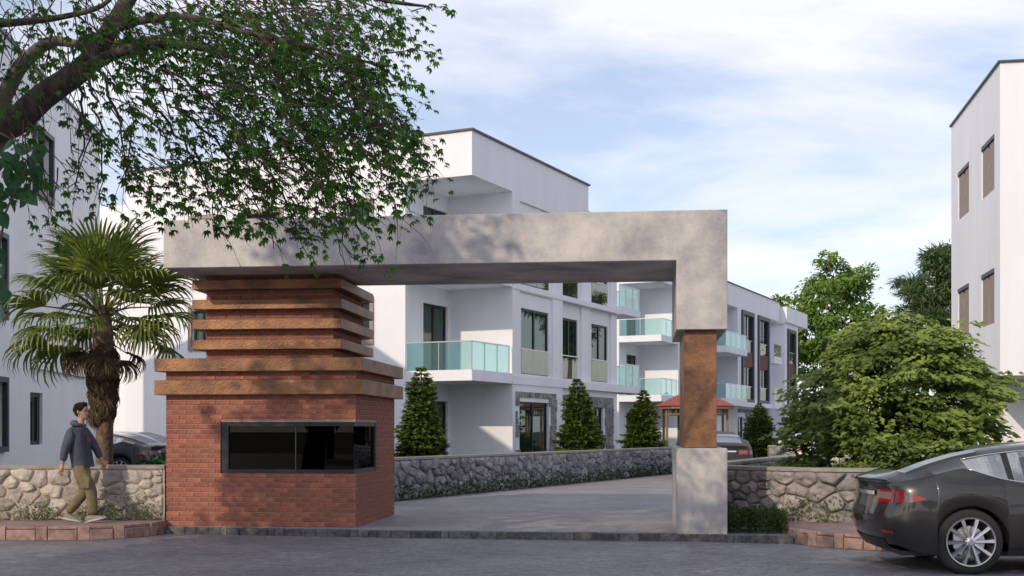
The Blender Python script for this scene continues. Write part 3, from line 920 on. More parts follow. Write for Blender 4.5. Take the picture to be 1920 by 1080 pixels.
# --- far block on the same street line
Dd = building('apartment_block', 'far white block behind the post with dark-framed tall windows and red wood panels', (8.66, 62.5, 0), -BA)
wl_ = MB()
front_corner(Dd, wl_)
bay(Dd, wl_, 0, 0, 6.9, 2.0, 4.2)
wallp(wl_, (0, 0), Y1_, (-1, 0), 0, 6.9, 0, 3.01)
# recess 6.9..11.5
wallp(wl_, (0, 6.9), X1, (0, -1), -2.2, 0, 0, 9.0); wallp(wl_, (0, 11.5), X1, Y1_, -2.2, 0, 0, 9.0)
wallp(wl_, (-2.2, 0), Y1_, (-1, 0), 6.9, 11.5, 0, 9.0, [(8, 10, 3.33, 5.49), (8, 10, 6.36, 8.5)])
for z in (3.33, 6.36): window(Dd, (-2.2, 0), Y1_, (-1, 0), 8, 10, z, z + 2.15, name='balcony_door')
for z0, z1 in ((3.01, 3.4), (6.03, 6.4)):
    balcony(Dd, [(-2.19, 6.91), (.6, 6.91), (.6, 11.45), (-2.19, 11.45)], z0, z1, [((.56, 6.95), (.56, 11.4), 4), ((-.2, 6.95), (.56, 6.95), 1)])
# bay with tall slate frames
fr_ops = [(12.3, 15.1, 3.3, 8.95, .12), (16.2, 19.0, 3.3, 8.95, .12)]
wallp(wl_, (0, 0), Y1_, (-1, 0), 11.5, 19.4, 3.01, 9.0, fr_ops)
def tall_frame(bld, p, q0, q1, z0, z1):
    f = MB(); o = (p, 0); ni = (-1, 0); w = .26
    bars(f, o, Y1_, ni, q0, q0 + w, z0, z1, -.12, .1); bars(f, o, Y1_, ni, q1 - w, q1, z0, z1, -.12, .1)
    bars(f, o, Y1_, ni, q0 + w, q1 - w, z1 - w, z1, -.12, .1); bars(f, o, Y1_, ni, q0 + w, q1 - w, z0, z0 + w * .7, -.12, .1)
    f.build('window_surround', M['frame_soft'], bld)
    a, e = q0 + w, q1 - w
    zm = z0 + (z1 - z0) * .5
    pnl = MB()
    k = 0; zz = zm - .6
    while zz < zm + .22:
        bars(pnl, o, Y1_, ni, a, e, zz, zz + .085, -.06, .08); zz += .1
    pnl.build('slat_panel', M['wood_panel'], bld, kind='stuff')
    window(bld, o, Y1_, ni, a, e, z0 + w * .7, zm - .6, inset=.03, rail=.8)
    window(bld, o, Y1_, ni, a, e, zm + .22, z1 - w, inset=.03, rail=.8)
    return
tall_frame(Dd, 0, 12.3, 15.1, 3.3, 8.95); tall_frame(Dd, 0, 16.2, 19.0, 3.3, 8.95)
gops = [(13, 14.6, .12, 2.4), (16.5, 18, .12, 2.4)]
wallp(wl_, (-.5, 0), Y1_, (-1, 0), 6.9, 19.4, 0, 3.0, gops)
for a in gops: window(Dd, (-.5, 0), Y1_, (-1, 0), *a, inset=.08, name='garden_door')
cladding(Dd, (-.5, 0), Y1_, (-1, 0), 11.5, 19.3, .1, 2.9, gops, 6, .28)
wl_.box(-.5, .2, 11.5, 19.6, 3.0, 3.29)
wallp(wl_, (0, 19.4), X1, (0, -1), -.8, 0, 0, 9.0)
wallp(wl_, (-.8, 0), Y1_, (-1, 0), 19.4, 22.5, 0, 9.0)
for z0, z1 in ((3.01, 3.5), (6.03, 6.5)):
    balcony(Dd, [(-.8, 19.5), (.3, 19.5), (.3, 21.6), (-.8, 21.6)], z0, z1, [((.27, 19.5), (.27, 21.5), 2)], glass='rail_clear')
# stepped far end
wallp(wl_, (0, 22.5), X1, Y1_, -.8, .28, 0, 9.0)
wallp(wl_, (.28, 0), Y1_, (-1, 0), 22.5, 26.5, 3.0, 9.0, [(23.2, 25.6, 3.3, 8.6, .12)])
tall_frame(Dd, .28, 23.2, 25.6, 3.3, 8.6)
wallp(wl_, (-.3, 0), Y1_, (-1, 0), 22.5, 26.5, 0, 3.0)
wl_.box(-.3, .5, 22.45, 26.7, 3.0, 3.3)
wl_.box(.1, .3, 22.5, 22.7, 0.1, 3.0)
wallp(wl_, (0, 26.5), X1, Y1_, -14, .28, 0, 9.0)
wallp(wl_, (-14, 0), Y1_, (1, 0), -2.7, 26.5, 0, 9.0)
wl_.build('wall', M['stucco'], Dd)
r_ = MB(); r_.box(-14, 0.001, -2.7, 22.1, 9.0, 10.3); r_.box(-14, .45, 22.4, 28.9, 9.0, 10.05); r_.box(-1, .33, 22.3, 22.39, 8.9, 9.25)
ro = r_.build('roof', M['stucco'], Dd)
r_ = MB(); r_.box(-14.05, .06, -2.76, 22.16, 10.3, 10.36); r_.build('roof_edge', M['roofedge'], ro)

# --- left block
LS = 0.90
L_ = building('apartment_block', 'white block at the left behind the palm, with slate-framed windows and a dark-framed ground-floor window', (-12.2 * LS, 35.5 * LS, CAMH * (1 - LS)), R(6.3))
L_.scale = (LS, LS, LS)
wl_ = MB()
lops = [(-7.1, -.3, .1, 3.05, .09), (-6.8, -5.42, 7.35, 8.8, .3), (-10.7, -9.17, 4.1, 5.75, .3), (-10.7, -9.17, 1.2, 2.6, .3)]
wallp(wl_, (0, 0), Y1_, (-1, 0), -10.9, 0, -.5, 10.25, lops)
wallp(wl_, (-.09, 0), Y1_, (-1, 0), -7.1, -.3, .1, 3.05, [(-7.05, -5.72, 1.2, 2.47, .2)])
window(L_, (-.09, 0), Y1_, (-1, 0), -7.05, -5.72, 1.2, 2.47, inset=.07, fw=.09, split=(.86,), cur='curtain_green')
for a in lops[1:]:
    wdw = window(L_, (0, 0), Y1_, (-1, 0), *a[:4], inset=.15)
    f = MB(); o = (0, 0); ni = (-1, 0); w = .12; q0, q1, z0, z1 = a[:4]
    bars(f, o, Y1_, ni, q0 - w, q0, z0 - w, z1 + w, -.1, .02); bars(f, o, Y1_, ni, q1, q1 + w, z0 - w, z1 + w, -.1, .02)
    bars(f, o, Y1_, ni, q0, q1, z1, z1 + w, -.1, .02); bars(f, o, Y1_, ni, q0, q1, z0 - w, z0, -.1, .02)
    f.build('surround', M['frame_soft'], wdw)
wallp(wl_, (0, 0), X1, (0, -1), -9, 0, -.5, 10.25)
wallp(wl_, (0, -10.9), X1, Y1_, -9, 0, -.5, 10.25)
wallp(wl_, (-9, 0), Y1_, (1, 0), -10.9, 0, -.5, 10.25)
wl_.quad((-9, -10.9, 10.25), (0, -10.9, 10.25), (0, 0, 10.25), (-9, 0, 10.25))
wl_.build('wall', M['stucco'], L_)
r_ = MB(); r_.box(-9.05, .06, -10.95, .06, 10.251, 10.31); r_.build('roof_edge', M['roofedge'], L_)

# --- right block
R_ = building('apartment_block', 'white block at the right edge with four narrow brown-shuttered windows and an overhanging upper volume', (11.55, 28.4, 0), R(-9.9))
wl_ = MB()
wq = [(5.12, 3.62), (2.05, .6)]
rops = []
for q1, q0 in wq:
    rops += [(q0, q1, 7.38, 8.72, .28), (q0, q1, 4.15, 5.48, .28)]
wallp(wl_, (0, 0), Y1_, (1, 0), 0, 6.1, 2.85, 10.25, rops)
for a in rops:
    q0, q1, z0, z1 = a[:4]
    wdw = window(R_, (0, 0), Y1_, (1, 0), q0, q1, z0, z1, inset=.16, split=(.5,), fw=.09, fm='brown_frame')
    s_ = MB(); o = (0, 0)
    bars(s_, o, Y1_, (1, 0), q0 + .02, q0 + .66, z0 + .02, z1 - .12, .03, .09); bars(s_, o, Y1_, (1, 0), q1 - .62, q1 - .02, z0 + .02, z1 - .12, .03, .09)
    s_.build('shutter', M['brown_frame'], wdw)
    s_ = MB(); bars(s_, o, Y1_, (1, 0), q0 + .004, q1 - .004, z1 - .10, z1 - .004, -.012, .06); s_.build('lintel', M['frame_soft'], wdw)
wallp(wl_, (0, 0), X1, Y1_, 0, 12, 2.85, 10.25)
wl_.quad((0, 0, 2.85), (12, 0, 2.85), (12, 6.1, 2.85), (0, 6.1, 2.85))
wallp(wl_, (0, 2.5), X1, Y1_, 0.0, 12, 0, 2.85)
wallp(wl_, (0, 0), Y1_, (1, 0), 2.5, 6.1, 0, 2.85)
wallp(wl_, (0, 6.1), X1, (0, -1), 0, 12, 0, 10.25); wallp(wl_, (12, 0), Y1_, (-1, 0), 0, 6.1, 0, 10.25)
wl_.quad((0, 0, 10.25), (12, 0, 10.25), (12, 6.1, 10.25), (0, 6.1, 10.25))
wl_.build('wall', M['stucco'], R_)
r_ = MB(); r_.box(-.05, 12.05, -.05, 6.15, 10.251, 10.3); r_.build('roof_edge', M['roofedge'], R_)

# ------------------------------------------------------------------ gazebo
gz = thing('gazebo', 'octagonal timber gazebo with a red shingle roof behind the copper post', 'gazebo', (6.9, 45.2, 0.1))
Rg = 1.22
for k in range(8):
    a = R(22.5 + 45 * k)
    b = MB(); b.tube([(Rg * math.cos(a), Rg * math.sin(a), 0), (Rg * math.cos(a), Rg * math.sin(a), 2.25)], .05, 6)
    b.build('post', M['timber'], gz)
b = MB()
for k in range(8):
    a0, a1 = R(22.5 + 45 * k), R(67.5 + 45 * k)
    p0, p1 = Vector((Rg * math.cos(a0), Rg * math.sin(a0))), Vector((Rg * math.cos(a1), Rg * math.sin(a1)))
    d = p1 - p0; L = d.length; d.normalize(); nn = (-d.y, d.x)
    bars(b, p0, d, nn, 0, L, .78, .84, -.03, .03); bars(b, p0, d, nn, 0, L, .1, .15, -.03, .03)
    for i in range(1, 8): bars(b, p0, d, nn, L * i / 8 - .018, L * i / 8 + .018, .15, .78, -.015, .015)
    bars(b, p0, d, nn, 0, L, 2.02, 2.07, -.03, .03)
    for i in range(1, 8): bars(b, p0, d, nn, L * i / 8 - .018, L * i / 8 + .018, 2.07, 2.25, -.015, .015)
b.build('railing', M['timber'], gz, kind='stuff')
b = MB(); b.lathe([(1.46, 2.25), (1.46, 2.36), (1.2, 2.36)], 8, c=(0, 0, 0)); b.lathe([(0.01, 2.25), (1.46, 2.25)], 8); b.build('eave', M['timber'], gz)
b = MB(); nr = 9
prof_ = []
for i in range(nr):
    t0, t1 = i / nr, (i + 1) / nr
    ra, rb = 1.5 * (1 - t0) + .04, 1.5 * (1 - t1) + .04
    za, zb = 2.36 + .72 * t0, 2.36 + .72 * t1
    prof_ += [(ra, za), (rb + .005, zb)]
b.lathe(prof_, 8); b.build('shingle_roof', M['rooftile'], gz)
b = MB(); b.prism([(1.3 * math.cos(R(22.5 + 45 * k)), 1.3 * math.sin(R(22.5 + 45 * k))) for k in range(8)], -.02, .1); b.build('floor', M['timber'], gz)

# ------------------------------------------------------------------ foliage tools
def frame_from(dirs, ups):
    d = dirs / np.maximum(np.linalg.norm(dirs, axis=1, keepdims=True), 1e-9)
    s_ = np.cross(d, ups); s_ /= np.maximum(np.linalg.norm(s_, axis=1, keepdims=True), 1e-9)
    n_ = np.cross(s_, d)
    return d, s_, n_

def leaves(pos, dirs, ups, length, width, fold=0.25, droop=0.0):
    """each leaf: two quads folded along the midrib (6 verts). returns verts, faces"""
    N = len(pos)
    d, s_, n_ = frame_from(dirs, ups)
    L = np.broadcast_to(np.asarray(length, float).reshape(-1, 1), (N, 1)); W = np.broadcast_to(np.asarray(width, float).reshape(-1, 1), (N, 1))
    v = np.empty((N, 6, 3))
    v[:, 0] = pos
    v[:, 1] = pos + d * L * .5 - n_ * L * droop * .2
    v[:, 2] = pos + d * L - n_ * L * droop
    v[:, 3] = pos + d * L * .45 + s_ * W * .5 + n_ * W * fold
    v[:, 4] = pos + d * L * .45 - s_ * W * .5 + n_ * W * fold
    v[:, 5] = pos + d * L * .5 - n_ * L * droop * .2
    base = (np.arange(N) * 6)[:, None]
    f = np.concatenate([base + np.array([[0, 3, 2, 1]]), base + np.array([[0, 5, 2, 4]])], 0)
    return v.reshape(-1, 3), f

def merge(parts):
    vs, fs, o = [], [], 0
    for v, f in parts:
        vs.append(v); fs.append(f + o); o += len(v)
    return np.concatenate(vs), np.concatenate(fs)

def unit(a): return a / np.maximum(np.linalg.norm(a, axis=-1, keepdims=True), 1e-9)

NR = np.random.default_rng(21)

# ------------------------------------------------------------------ big tree at the left: trunk outside the frame, boughs inside
def px(x, y, Y): return Vector(((x - 960) / FPX * Y, Y, CAMH + (HZ - y) / FPX * Y))
tree = thing('broadleaf_tree', 'large dark-boughed tree overhanging from the upper left with drooping leafy twigs', 'tree', (0, 0, 0))
tb = MB()
tb.tube([(-6.9, 8.4, -.1), (-6.75, 8.4, 1.2), (-6.5, 8.45, 2.3), (-5.6, 8.6, 3.0)], [.30, .25, .23, .20], 12)
tb.build('trunk', M['bark_dark'], tree, smooth=True)
def limb(pts, radii, m_='bark_dark', n=9, name='limb', sub=4):
    # smooth the path with Catmull-Rom, add small kinks
    P = [Vector(p) for p in pts]; out = []; rr = []
    for i in range(len(P) - 1):
        p0, p1, p2, p3 = P[max(i - 1, 0)], P[i], P[i + 1], P[min(i + 2, len(P) - 1)]
        for k in range(sub):
            t = k / sub
            out.append(.5 * ((2 * p1) + (p2 - p0) * t + (2 * p0 - 5 * p1 + 4 * p2 - p3) * t * t + (3 * p1 - p0 - 3 * p2 + p3) * t ** 3))
            rr.append(radii[i] * (1 - t) + radii[i + 1] * t)
    out.append(P[-1]); rr.append(radii[-1])
    out = [o_ + Vector((noise.noise(o_ * 3.1), noise.noise(o_ * 3.1 + Vector((9, 0, 0))), noise.noise(o_ * 3.1 + Vector((0, 9, 0))))) * r_ * .5 for o_, r_ in zip(out, rr)]
    b = MB(); b.tube(out, rr, n)
    return b.build(name, M[m_], tree, smooth=True), out, rr
limbs = []
limbs.append(limb([(-5.6, 8.6, 3.0), px(-60, 262, 9), px(60, 205, 9), px(150, 132, 9), px(205, 55, 9.1), px(250, -20, 9.3), px(300, -140, 9.6), (-1.9, 9.9, 6.4)], [.17, .115, .10, .085, .066, .06, .05, .03]))
limbs.append(limb([px(105, 170, 9), px(170, 122, 8.9), px(240, 95, 8.8), px(330, 84, 8.7), px(440, 110, 8.7), px(540, 140, 8.8), px(640, 190, 8.9)], [.05, .048, .040, .026, .017, .011, .006], n=7))
limbs.append(limb([(-6.3, 8.5, 2.5), px(-50, 300, 9.6), px(10, 185, 9.6), px(48, 115, 9.6), px(90, 80, 9.6), px(150, 82, 9.5), px(230, 80, 9.5), px(330, 60, 9.6), px(430, 20, 9.8)], [.12, .085, .066, .058, .045, .030, .02, .014, .008], 'bark_pale', 8))
limbs.append(limb([px(205, 55, 9.1), px(330, 30, 8.6), px(460, 60, 8.3), px(580, 90, 8.2), px(700, 120, 8.3), px(745, 150, 8.3)], [.035, .024, .017, .012, .008, .004], n=7))
limbs.append(limb([px(-20, 45, 8.6), px(60, 42, 8.6), px(120, 32, 8.6), px(190, 10, 8.6), px(230, -30, 8.7)], [.03, .025, .02, .017, .012], n=6))
limbs.append(limb([px(250, -20, 9.3), px(420, -60, 9.0), px(600, -40, 8.8), px(720, 0, 8.7), px(805, 12, 8.7)], [.07, .05, .035, .018, .006], n=6))
limbs.append(limb([(-5.6, 8.6, 3.0), (-6.2, 7.9, 4.5), (-7.4, 6.9, 6.2), (-8.4, 5.6, 7.5)], [.19, .15, .11, .05]))
limbs.append(limb([(-6.2, 7.9, 4.5), (-7.0, 8.6, 6.0), (-7.2, 8.9, 8.0), (-6.8, 8.8, 9.8)], [.13, .11, .08, .03]))
limbs.append(limb([(-6.2, 7.9, 4.5), (-5.0, 6.0, 5.6), (-4.5, 4.2, 6.3), (-4.2, 2.6, 6.6)], [.12, .10, .07, .03]))
limbs.append(limb([(-7.0, 8.6, 6.0), (-9.0, 8.8, 7.0), (-11.0, 8.4, 7.5)], [.10, .08, .03]))
# twigs: start on limbs (or in the canopy), arch over and hang
twig_mb = MB()
cl_pos, cl_dir = [], []
rt = random.Random(77)
import bisect
HULL = [(-20, -20), (800, -20), (772, 60), (752, 95), (745, 190), (800, 262), (822, 330), (815, 362), (760, 378), (725, 420), (700, 478), (668, 455), (640, 425), (600, 455), (545, 470), (520, 488), (495, 440), (450, 405), (400, 425), (350, 395), (300, 418), (262, 420), (232, 360), (195, 372), (140, 420), (85, 425), (60, 380), (20, 300), (-20, 280)]
def in_hull(x, y):
    c = False; n = len(HULL)
    for i in range(n):
        x1, y1 = HULL[i]; x2, y2 = HULL[(i + 1) % n]
        if (y1 > y) != (y2 > y) and x < (x2 - x1) * (y - y1) / (y2 - y1) + x1: c = not c
    return c
def dens(x, y):
    d = math.exp(-(((x - 490) / 250) ** 2 + ((y - 110) / 180) ** 2)) * .72 + .33
    if x < 240 and 90 < y < 330: d *= .62
    if y < 70: d *= 1.5
    if x > 600: d *= 1.2
    if 190 < x < 330 and 160 < y < 290: d *= .45
    return d
def grow_twig(p, d, length, r0, leafy=1.0, depth=0):
    n = max(5, int(length / .10)); pts = [p.copy()]
    d = d.normalized()
    for i in range(n):
        t = i / n
        d = (d + Vector((rt.gauss(0, .13), rt.gauss(0, .13), rt.gauss(-.06 - .10 * t, .10)))).normalized()
        p = p + d * (length / n); pts.append(p.copy())
        if depth < 1 and rt.random() < .34 and i > 0:
            dd = (d + Vector((rt.gauss(0, .6), rt.gauss(0, .5), rt.gauss(-.15, .4)))).normalized()
            grow_twig(p, dd, length * rt.uniform(.25, .5), r0 * (1 - t) * .6 + .0015, leafy, depth + 1)
        elif rt.random() < .74 * leafy and t > .15:
            cl_pos.append(p + Vector((rt.gauss(0, .03), rt.gauss(0, .03), rt.gauss(0, .03)))); cl_dir.append((d + Vector((rt.gauss(0, .7), rt.gauss(0, .7), rt.gauss(-.1, .35)))).normalized())
    if leafy > .4: cl_pos.append(p); cl_dir.append(d)
    twig_mb.tube(pts, [max(.0015, r0 * (1 - .85 * i / n)) for i in range(n + 1)], 4, cap=False)
tries = 0; made = 0
while made < 860 and tries < 60000:
    tries += 1
    x, y = rt.uniform(-20, 820), rt.uniform(-40, 470)
    if not in_hull(x, y + 25) and not (y < 0): continue
    if rt.random() > dens(x, y) * .62: continue
    Y = rt.uniform(7.9, 10.3)
    p = px(x, y, Y)
    L = rt.uniform(.25, .65)
    # keep the tip inside the outline
    ang = rt.uniform(-.1, 1.25) if x > 180 else rt.uniform(.3, 2.2)
    d = Vector((math.cos(ang), rt.gauss(0, .35), -math.sin(ang)))
    tip = (x + math.cos(ang) * L * FPX / Y * .8, y + (math.sin(ang) + .25) * L * FPX / Y * .8)
    if not in_hull(*tip): 
        if rt.random() > .12: continue
        L *= .6
    grow_twig(p, d, L, rt.uniform(.004, .0075), leafy=1.0 if rt.random() < .85 else .2)
    made += 1
# long bare hanging twigs
for (xa, ya, xb, yb) in ((155, 135, 190, 385), (150, 140, 130, 380), (185, 130, 240, 360), (240, 200, 330, 300), (260, 180, 420, 430), (330, 200, 500, 420), (420, 220, 520, 470), (500, 240, 640, 470), (520, 200, 700, 430),
                        (560, 180, 790, 330), (600, 160, 820, 345), (640, 150, 765, 250), (620, 120, 730, 155), (650, 250, 745, 400), (560, 300, 655, 490), (470, 280, 560, 450), (350, 260, 400, 410), (600, 320, 690, 470), (680, 230, 790, 255), (300, 130, 480, 300), (380, 150, 600, 330), (700, 260, 770, 400)):
    Y = rt.uniform(8.2, 9.8)
    a, e = px(xa, ya, Y), px(xb, yb, Y + rt.uniform(-.4, .4))
    sag = (e - a).length
    ctrl = [a, a.lerp(e, .33) + Vector((sag * .07, 0, sag * .10)), a.lerp(e, .66) + Vector((sag * .06, 0, sag * .07)), e]
    pts = []
    for i in range(15):
        t = i / 14
        q = ctrl[0] * (1 - t) ** 3 + ctrl[1] * 3 * t * (1 - t) ** 2 + ctrl[2] * 3 * t * t * (1 - t) + ctrl[3] * t ** 3
        q = q + Vector((rt.gauss(0, .012), rt.gauss(0, .02), rt.gauss(0, .012)))
        pts.append(q)
        if i > 3 and rt.random() < .75:
            dd = Vector((rt.gauss(.35, .5), rt.gauss(0, .5), rt.gauss(-.5, .4)))
            grow_twig(q, dd, rt.uniform(.15, .42), .004, leafy=rt.choice((0, .5, 1, 1)), depth=1)
    twig_mb.tube(pts, [.013 - .0007 * i for i in range(15)], 5, cap=False)
twig_mb.build('twigs', M['bark_dark'], tree, smooth=True, kind='stuff')
# palmate leaves: 6 leaflets fanned from one stalk, drooping
def palmate(pos, dirs, size, nl=6):
    pos = np.array([tuple(p) for p in pos]); dirs = unit(np.array([tuple(d) for d in dirs]))
    N = len(pos)
    up = np.tile([0, 0, 1.0], (N, 1)) + NR.normal(0, .28, (N, 3))
    hd = dirs.copy(); hd[:, 2] *= .35; hd = unit(hd + NR.normal(0, .1, (N, 3)))
    d, s_, n_ = frame_from(hd, up)
    sz = size * NR.uniform(.55, 1.35, N)
    parts = []
    for k in range(nl):
        a = (k - (nl - 1) / 2) / ((nl - 1) / 2) * 1.75
        dd = d * math.cos(a) + s_ * math.sin(a) - n_ * (.22 + .30 * NR.random((N, 1)))
        ln = sz * (1.0 - .42 * abs(a) / 1.75)
        parts.append(leaves(pos + d * (sz * .18)[:, None], dd, n_, ln, ln * .42, fold=.16, droop=.28))
    return merge(parts)
v, f = palmate(cl_pos, cl_dir, .053)
np_mesh('foliage', v, f, M['leaf_near'], tree, kind='stuff')
n_near = len(f)
# rest of the crown, above and behind the frame (shades the road and dapples the gate)
cp, cd = [], []
BL_ = []
for _ in range(75):                     # low spreading layer over the road
    BL_.append(np.array([NR.uniform(-11.6, -5.4), NR.uniform(2.6, 7.4), NR.uniform(4.8, 6.4)]))
for _ in range(16):
    BL_.append(np.array([NR.uniform(-5.0, -.6), NR.uniform(0.2, 2.9), NR.uniform(5.0, 6.4)]))
for _ in range(15):                     # upper crown
    c = np.array([NR.uniform(-9.6, -5.4), NR.uniform(7.2, 10.2), NR.uniform(7.6, 9.8)]); BL_.append(c)
for _ in range(11):                     # side of the crown towards the booth
    BL_.append(np.array([NR.uniform(-8.8, -7.3), NR.uniform(9.0, 10.8), NR.uniform(4.7, 6.0)]))
for c in BL_:
    n = 105
    q = NR.normal(0, 1, (n, 3)); q = unit(q) * (NR.random((n, 1)) ** .4) * np.array([1.15, 1.15, .8])
    cp.append(c + q); cd.append(q + NR.normal(0, .5, (n, 3)))
cp = np.concatenate(cp); cd = np.concatenate(cd)
# nothing of the coarse crown inside the view
pxx = 960 + cp[:, 0] / np.maximum(cp[:, 1], .3) * FPX; pyy = HZ - (cp[:, 2] - CAMH) / np.maximum(cp[:, 1], .3) * FPX
keep = ~((pxx > -120) & (pyy > -110) & (cp[:, 1] > .2))
cp, cd = cp[keep], cd[keep]
v, f = palmate(cp, cd, .24, 5)
np_mesh('crown', v, f, M['leaf_near'], tree, kind='stuff')

# ------------------------------------------------------------------ broad-leaved vine hanging at the left edge
vine = thing('climbing_vine', 'broad heart-leaved vine hanging under the bough at the left edge', 'vine', (-3.6, 8.3, 3.5))
def heart_mesh(seed):
    r = random.Random(seed)
    out = [(0, 0), (.16, -.10), (.36, -.06), (.50, .16), (.46, .42), (.27, .74), (0, 1.05)]
    vs = [(0, 0, 0), (0, .35, -.03), (0, .7, -.06), (0, 1.05, -.16)]
    R_ = [(.16, -.10, .03), (.38, -.04, .05), (.50, .2, .05), (.45, .46, .03), (.25, .78, -.03)]
    vs += [(x, y, z + r.uniform(-.02, .02)) for x, y, z in R_] + [(-x, y, z + r.uniform(-.02, .02)) for x, y, z in R_]
    fs = [(0, 4, 5, 1), (1, 5, 6), (1, 6, 7, 2), (2, 7, 8), (2, 8, 3), (0, 1, 10, 9), (1, 11, 10), (1, 2, 12, 11), (2, 13, 12), (2, 3, 13)]
    me = bpy.data.meshes.new('leaf'); me.from_pydata(vs, [], fs); me.materials.append(M['leaf_ivy']); me.update()
    me.polygons.foreach_set('use_smooth', [True] * len(fs))
    return me
hm = [heart_mesh(i) for i in range(4)]
O = Vector((-3.6, 8.3, 3.5))
vb = MB()
vb.tube([px(-30, 235, 8.3) - O, px(25, 262, 8.3) - O, px(40, 330, 8.3) - O, px(10, 400, 8.3) - O, px(-10, 520, 8.3) - O, px(-12, 640, 8.3) - O], .008, 5)
vb.tube([px(20, 250, 8.3) - O, px(60, 300, 8.25) - O, px(55, 370, 8.25) - O], .006, 5)
vb.build('stem', M['bark_pale'], vine, smooth=True)
rv = random.Random(9)
spots = [(22, 262), (45, 270), (74, 272), (10, 285), (30, 290), (55, 295), (18, 312), (42, 318), (62, 315), (8, 330), (30, 338), (50, 345), (66, 345), (20, 352), (45, 368), (8, 358), (5, 378), (18, 372), (-6, 300), (-8, 345), (-10, 390), (0, 400), (34, 305), (48, 360), (60, 330), (14, 300), (2, 500), (6, 545), (-6, 470), (0, 580), (-4, 525), (70, 285), (26, 325), (38, 352)]
for i, (x, y) in enumerate(spots):
    p = px(x, y, 8.3 + rv.uniform(-.12, .12)) - O
    s_ = rv.uniform(.085, .125)
    link_copy(hm[i % 4], 'leaf', vine, p, (R(rv.uniform(-125, -60)), R(rv.uniform(-35, 35)), R(rv.uniform(-50, 50))), (s_, s_, s_))

# ------------------------------------------------------------------ fan palm
palm = thing('fan_palm', 'fan palm with arching green fans and a dead brown skirt behind the left wall', 'palm tree', (-7.02, 20.6, 0.1))
tb = MB()
pr = [(.24, -.1), (.215, .1), (.155, .3), (.145, .8), (.14, 1.5), (.165, 1.9), (.18, 2.6), (.17, 3.1), (.12, 3.6)]
b = len(tb.v)
tb.tube([(0.03 * math.sin(h), 0, h) for r_, h in pr], [r_ for r_, h in pr], 14)
tb.build('trunk', M['palm_trunk'], palm, smooth=True)
def fan_mesh(seed, nseg=25, blade=.78, spread=2.75, droop=1.0, dead=False, petl=.5):
    """leaf in local frame: stalk along +x from the origin, blade after petl; z up"""
    r = random.Random(seed); mbx = MB()
    for k in range(nseg):
        a = (k / (nseg - 1) - .5) * 2 * spread / 2 * 1.0
        L = blade * (1.0 - .18 * abs(a) / 1.4) * r.uniform(.93, 1.07)
        dirx = Vector((math.cos(a), math.sin(a), .12 * math.cos(a * 2)))
        side = Vector((-math.sin(a), math.cos(a), 0))
        p = Vector((petl, 0, 0)); pts = []
        el = r.uniform(.05, .22)
        n = 7
        for i in range(n + 1):
            t = i / n
            w = .030 * (1 - t) ** .6 * (min(1, t * 3 + .35)) * blade / .7
            pts.append((p.copy(), max(w, .0015)))
            bend = el - droop * (max(0, t - .28) ** 1.35) * 2.7
            p = p + Vector((dirx.x * math.cos(bend), dirx.y * math.cos(bend), math.sin(bend))) * (L / n)
        b0 = len(mbx.v)
        for q, w in pts:
            mbx.v += [tuple(q + side * w + Vector((0, 0, w * .55))), tuple(q), tuple(q - side * w + Vector((0, 0, w * .55)))]
        for i in range(n):
            e = b0 + i * 3
            mbx.f += [(e, e + 1, e + 4, e + 3), (e + 1, e + 2, e + 5, e + 4)]; mbx.m += [0, 0]
    mbx.mi = 1
    mbx.tube([(0, 0, -.02), (petl * .5, 0, .02), (petl + .05, 0, 0)], [.016, .012, .008], 5)
    me = bpy.data.meshes.new('fan_leaf'); me.from_pydata(mbx.v, [], mbx.f)
    me.materials.append(M['palm_dead'] if dead else M['palm']); me.materials.append(M['palm_dead'] if dead else M['petiole'])
    me.polygons.foreach_set('material_index', mbx.m); me.update()
    return me
fans = [fan_mesh(1, droop=.75, petl=.62), fan_mesh(2, droop=1.05, petl=.75), fan_mesh(3, droop=1.3, petl=.72), fan_mesh(4, droop=.9, petl=.55, blade=.68)]
dead_fans = [fan_mesh(11, 26, .62, 2.2, 1.6, True, .42), fan_mesh(12, 26, .7, 1.9, 1.9, True, .36)]
rp = random.Random(3)
lv = []
for k in range(44):
    ring = k / 44
    az = k * 2.39996 + rp.uniform(-.25, .25)
    el = 78 - 108 * ring + rp.uniform(-8, 8)         # degrees over the horizontal
    lv.append((az, el))
for k, (az, el) in enumerate(lv):
    m_ = fans[0] if el > 45 else (fans[3] if el > 25 else (fans[1] if el > 0 else fans[2]))
    s_ = rp.uniform(1.08, 1.34)
    link_copy(m_, 'fan_leaf', palm, (0.06 * math.cos(az), .06 * math.sin(az), 3.42 + rp.uniform(-.12, .12) + max(0, el) * .002), (rp.uniform(-.25, .25), -R(el), az), (s_, s_, s_))
# hand-placed outer dead fans left and right, then the skirt on the trunk
for az, el, z in ((2.9, -28, 3.0), (3.6, -36, 2.95), (.2, -30, 3.0), (-.4, -38, 2.9), (-1.2, -40, 2.95), (-2.0, -38, 2.95)):
    link_copy(dead_fans[0], 'dead_leaf', palm, (0, 0, z), (rp.uniform(-.2, .2), -R(el), az), (1, 1, 1))
for k in range(44):
    az = k * 2.39996; t = k / 44
    z = 3.2 - 1.05 * t + rp.uniform(-.1, .1)
    link_copy(dead_fans[1], 'dead_leaf', palm, (.10 * math.cos(az), .10 * math.sin(az), z), (rp.uniform(-.2, .2), -R(-76 - 8 * t + rp.uniform(-4, 4)), az), (.9, .46, .8))

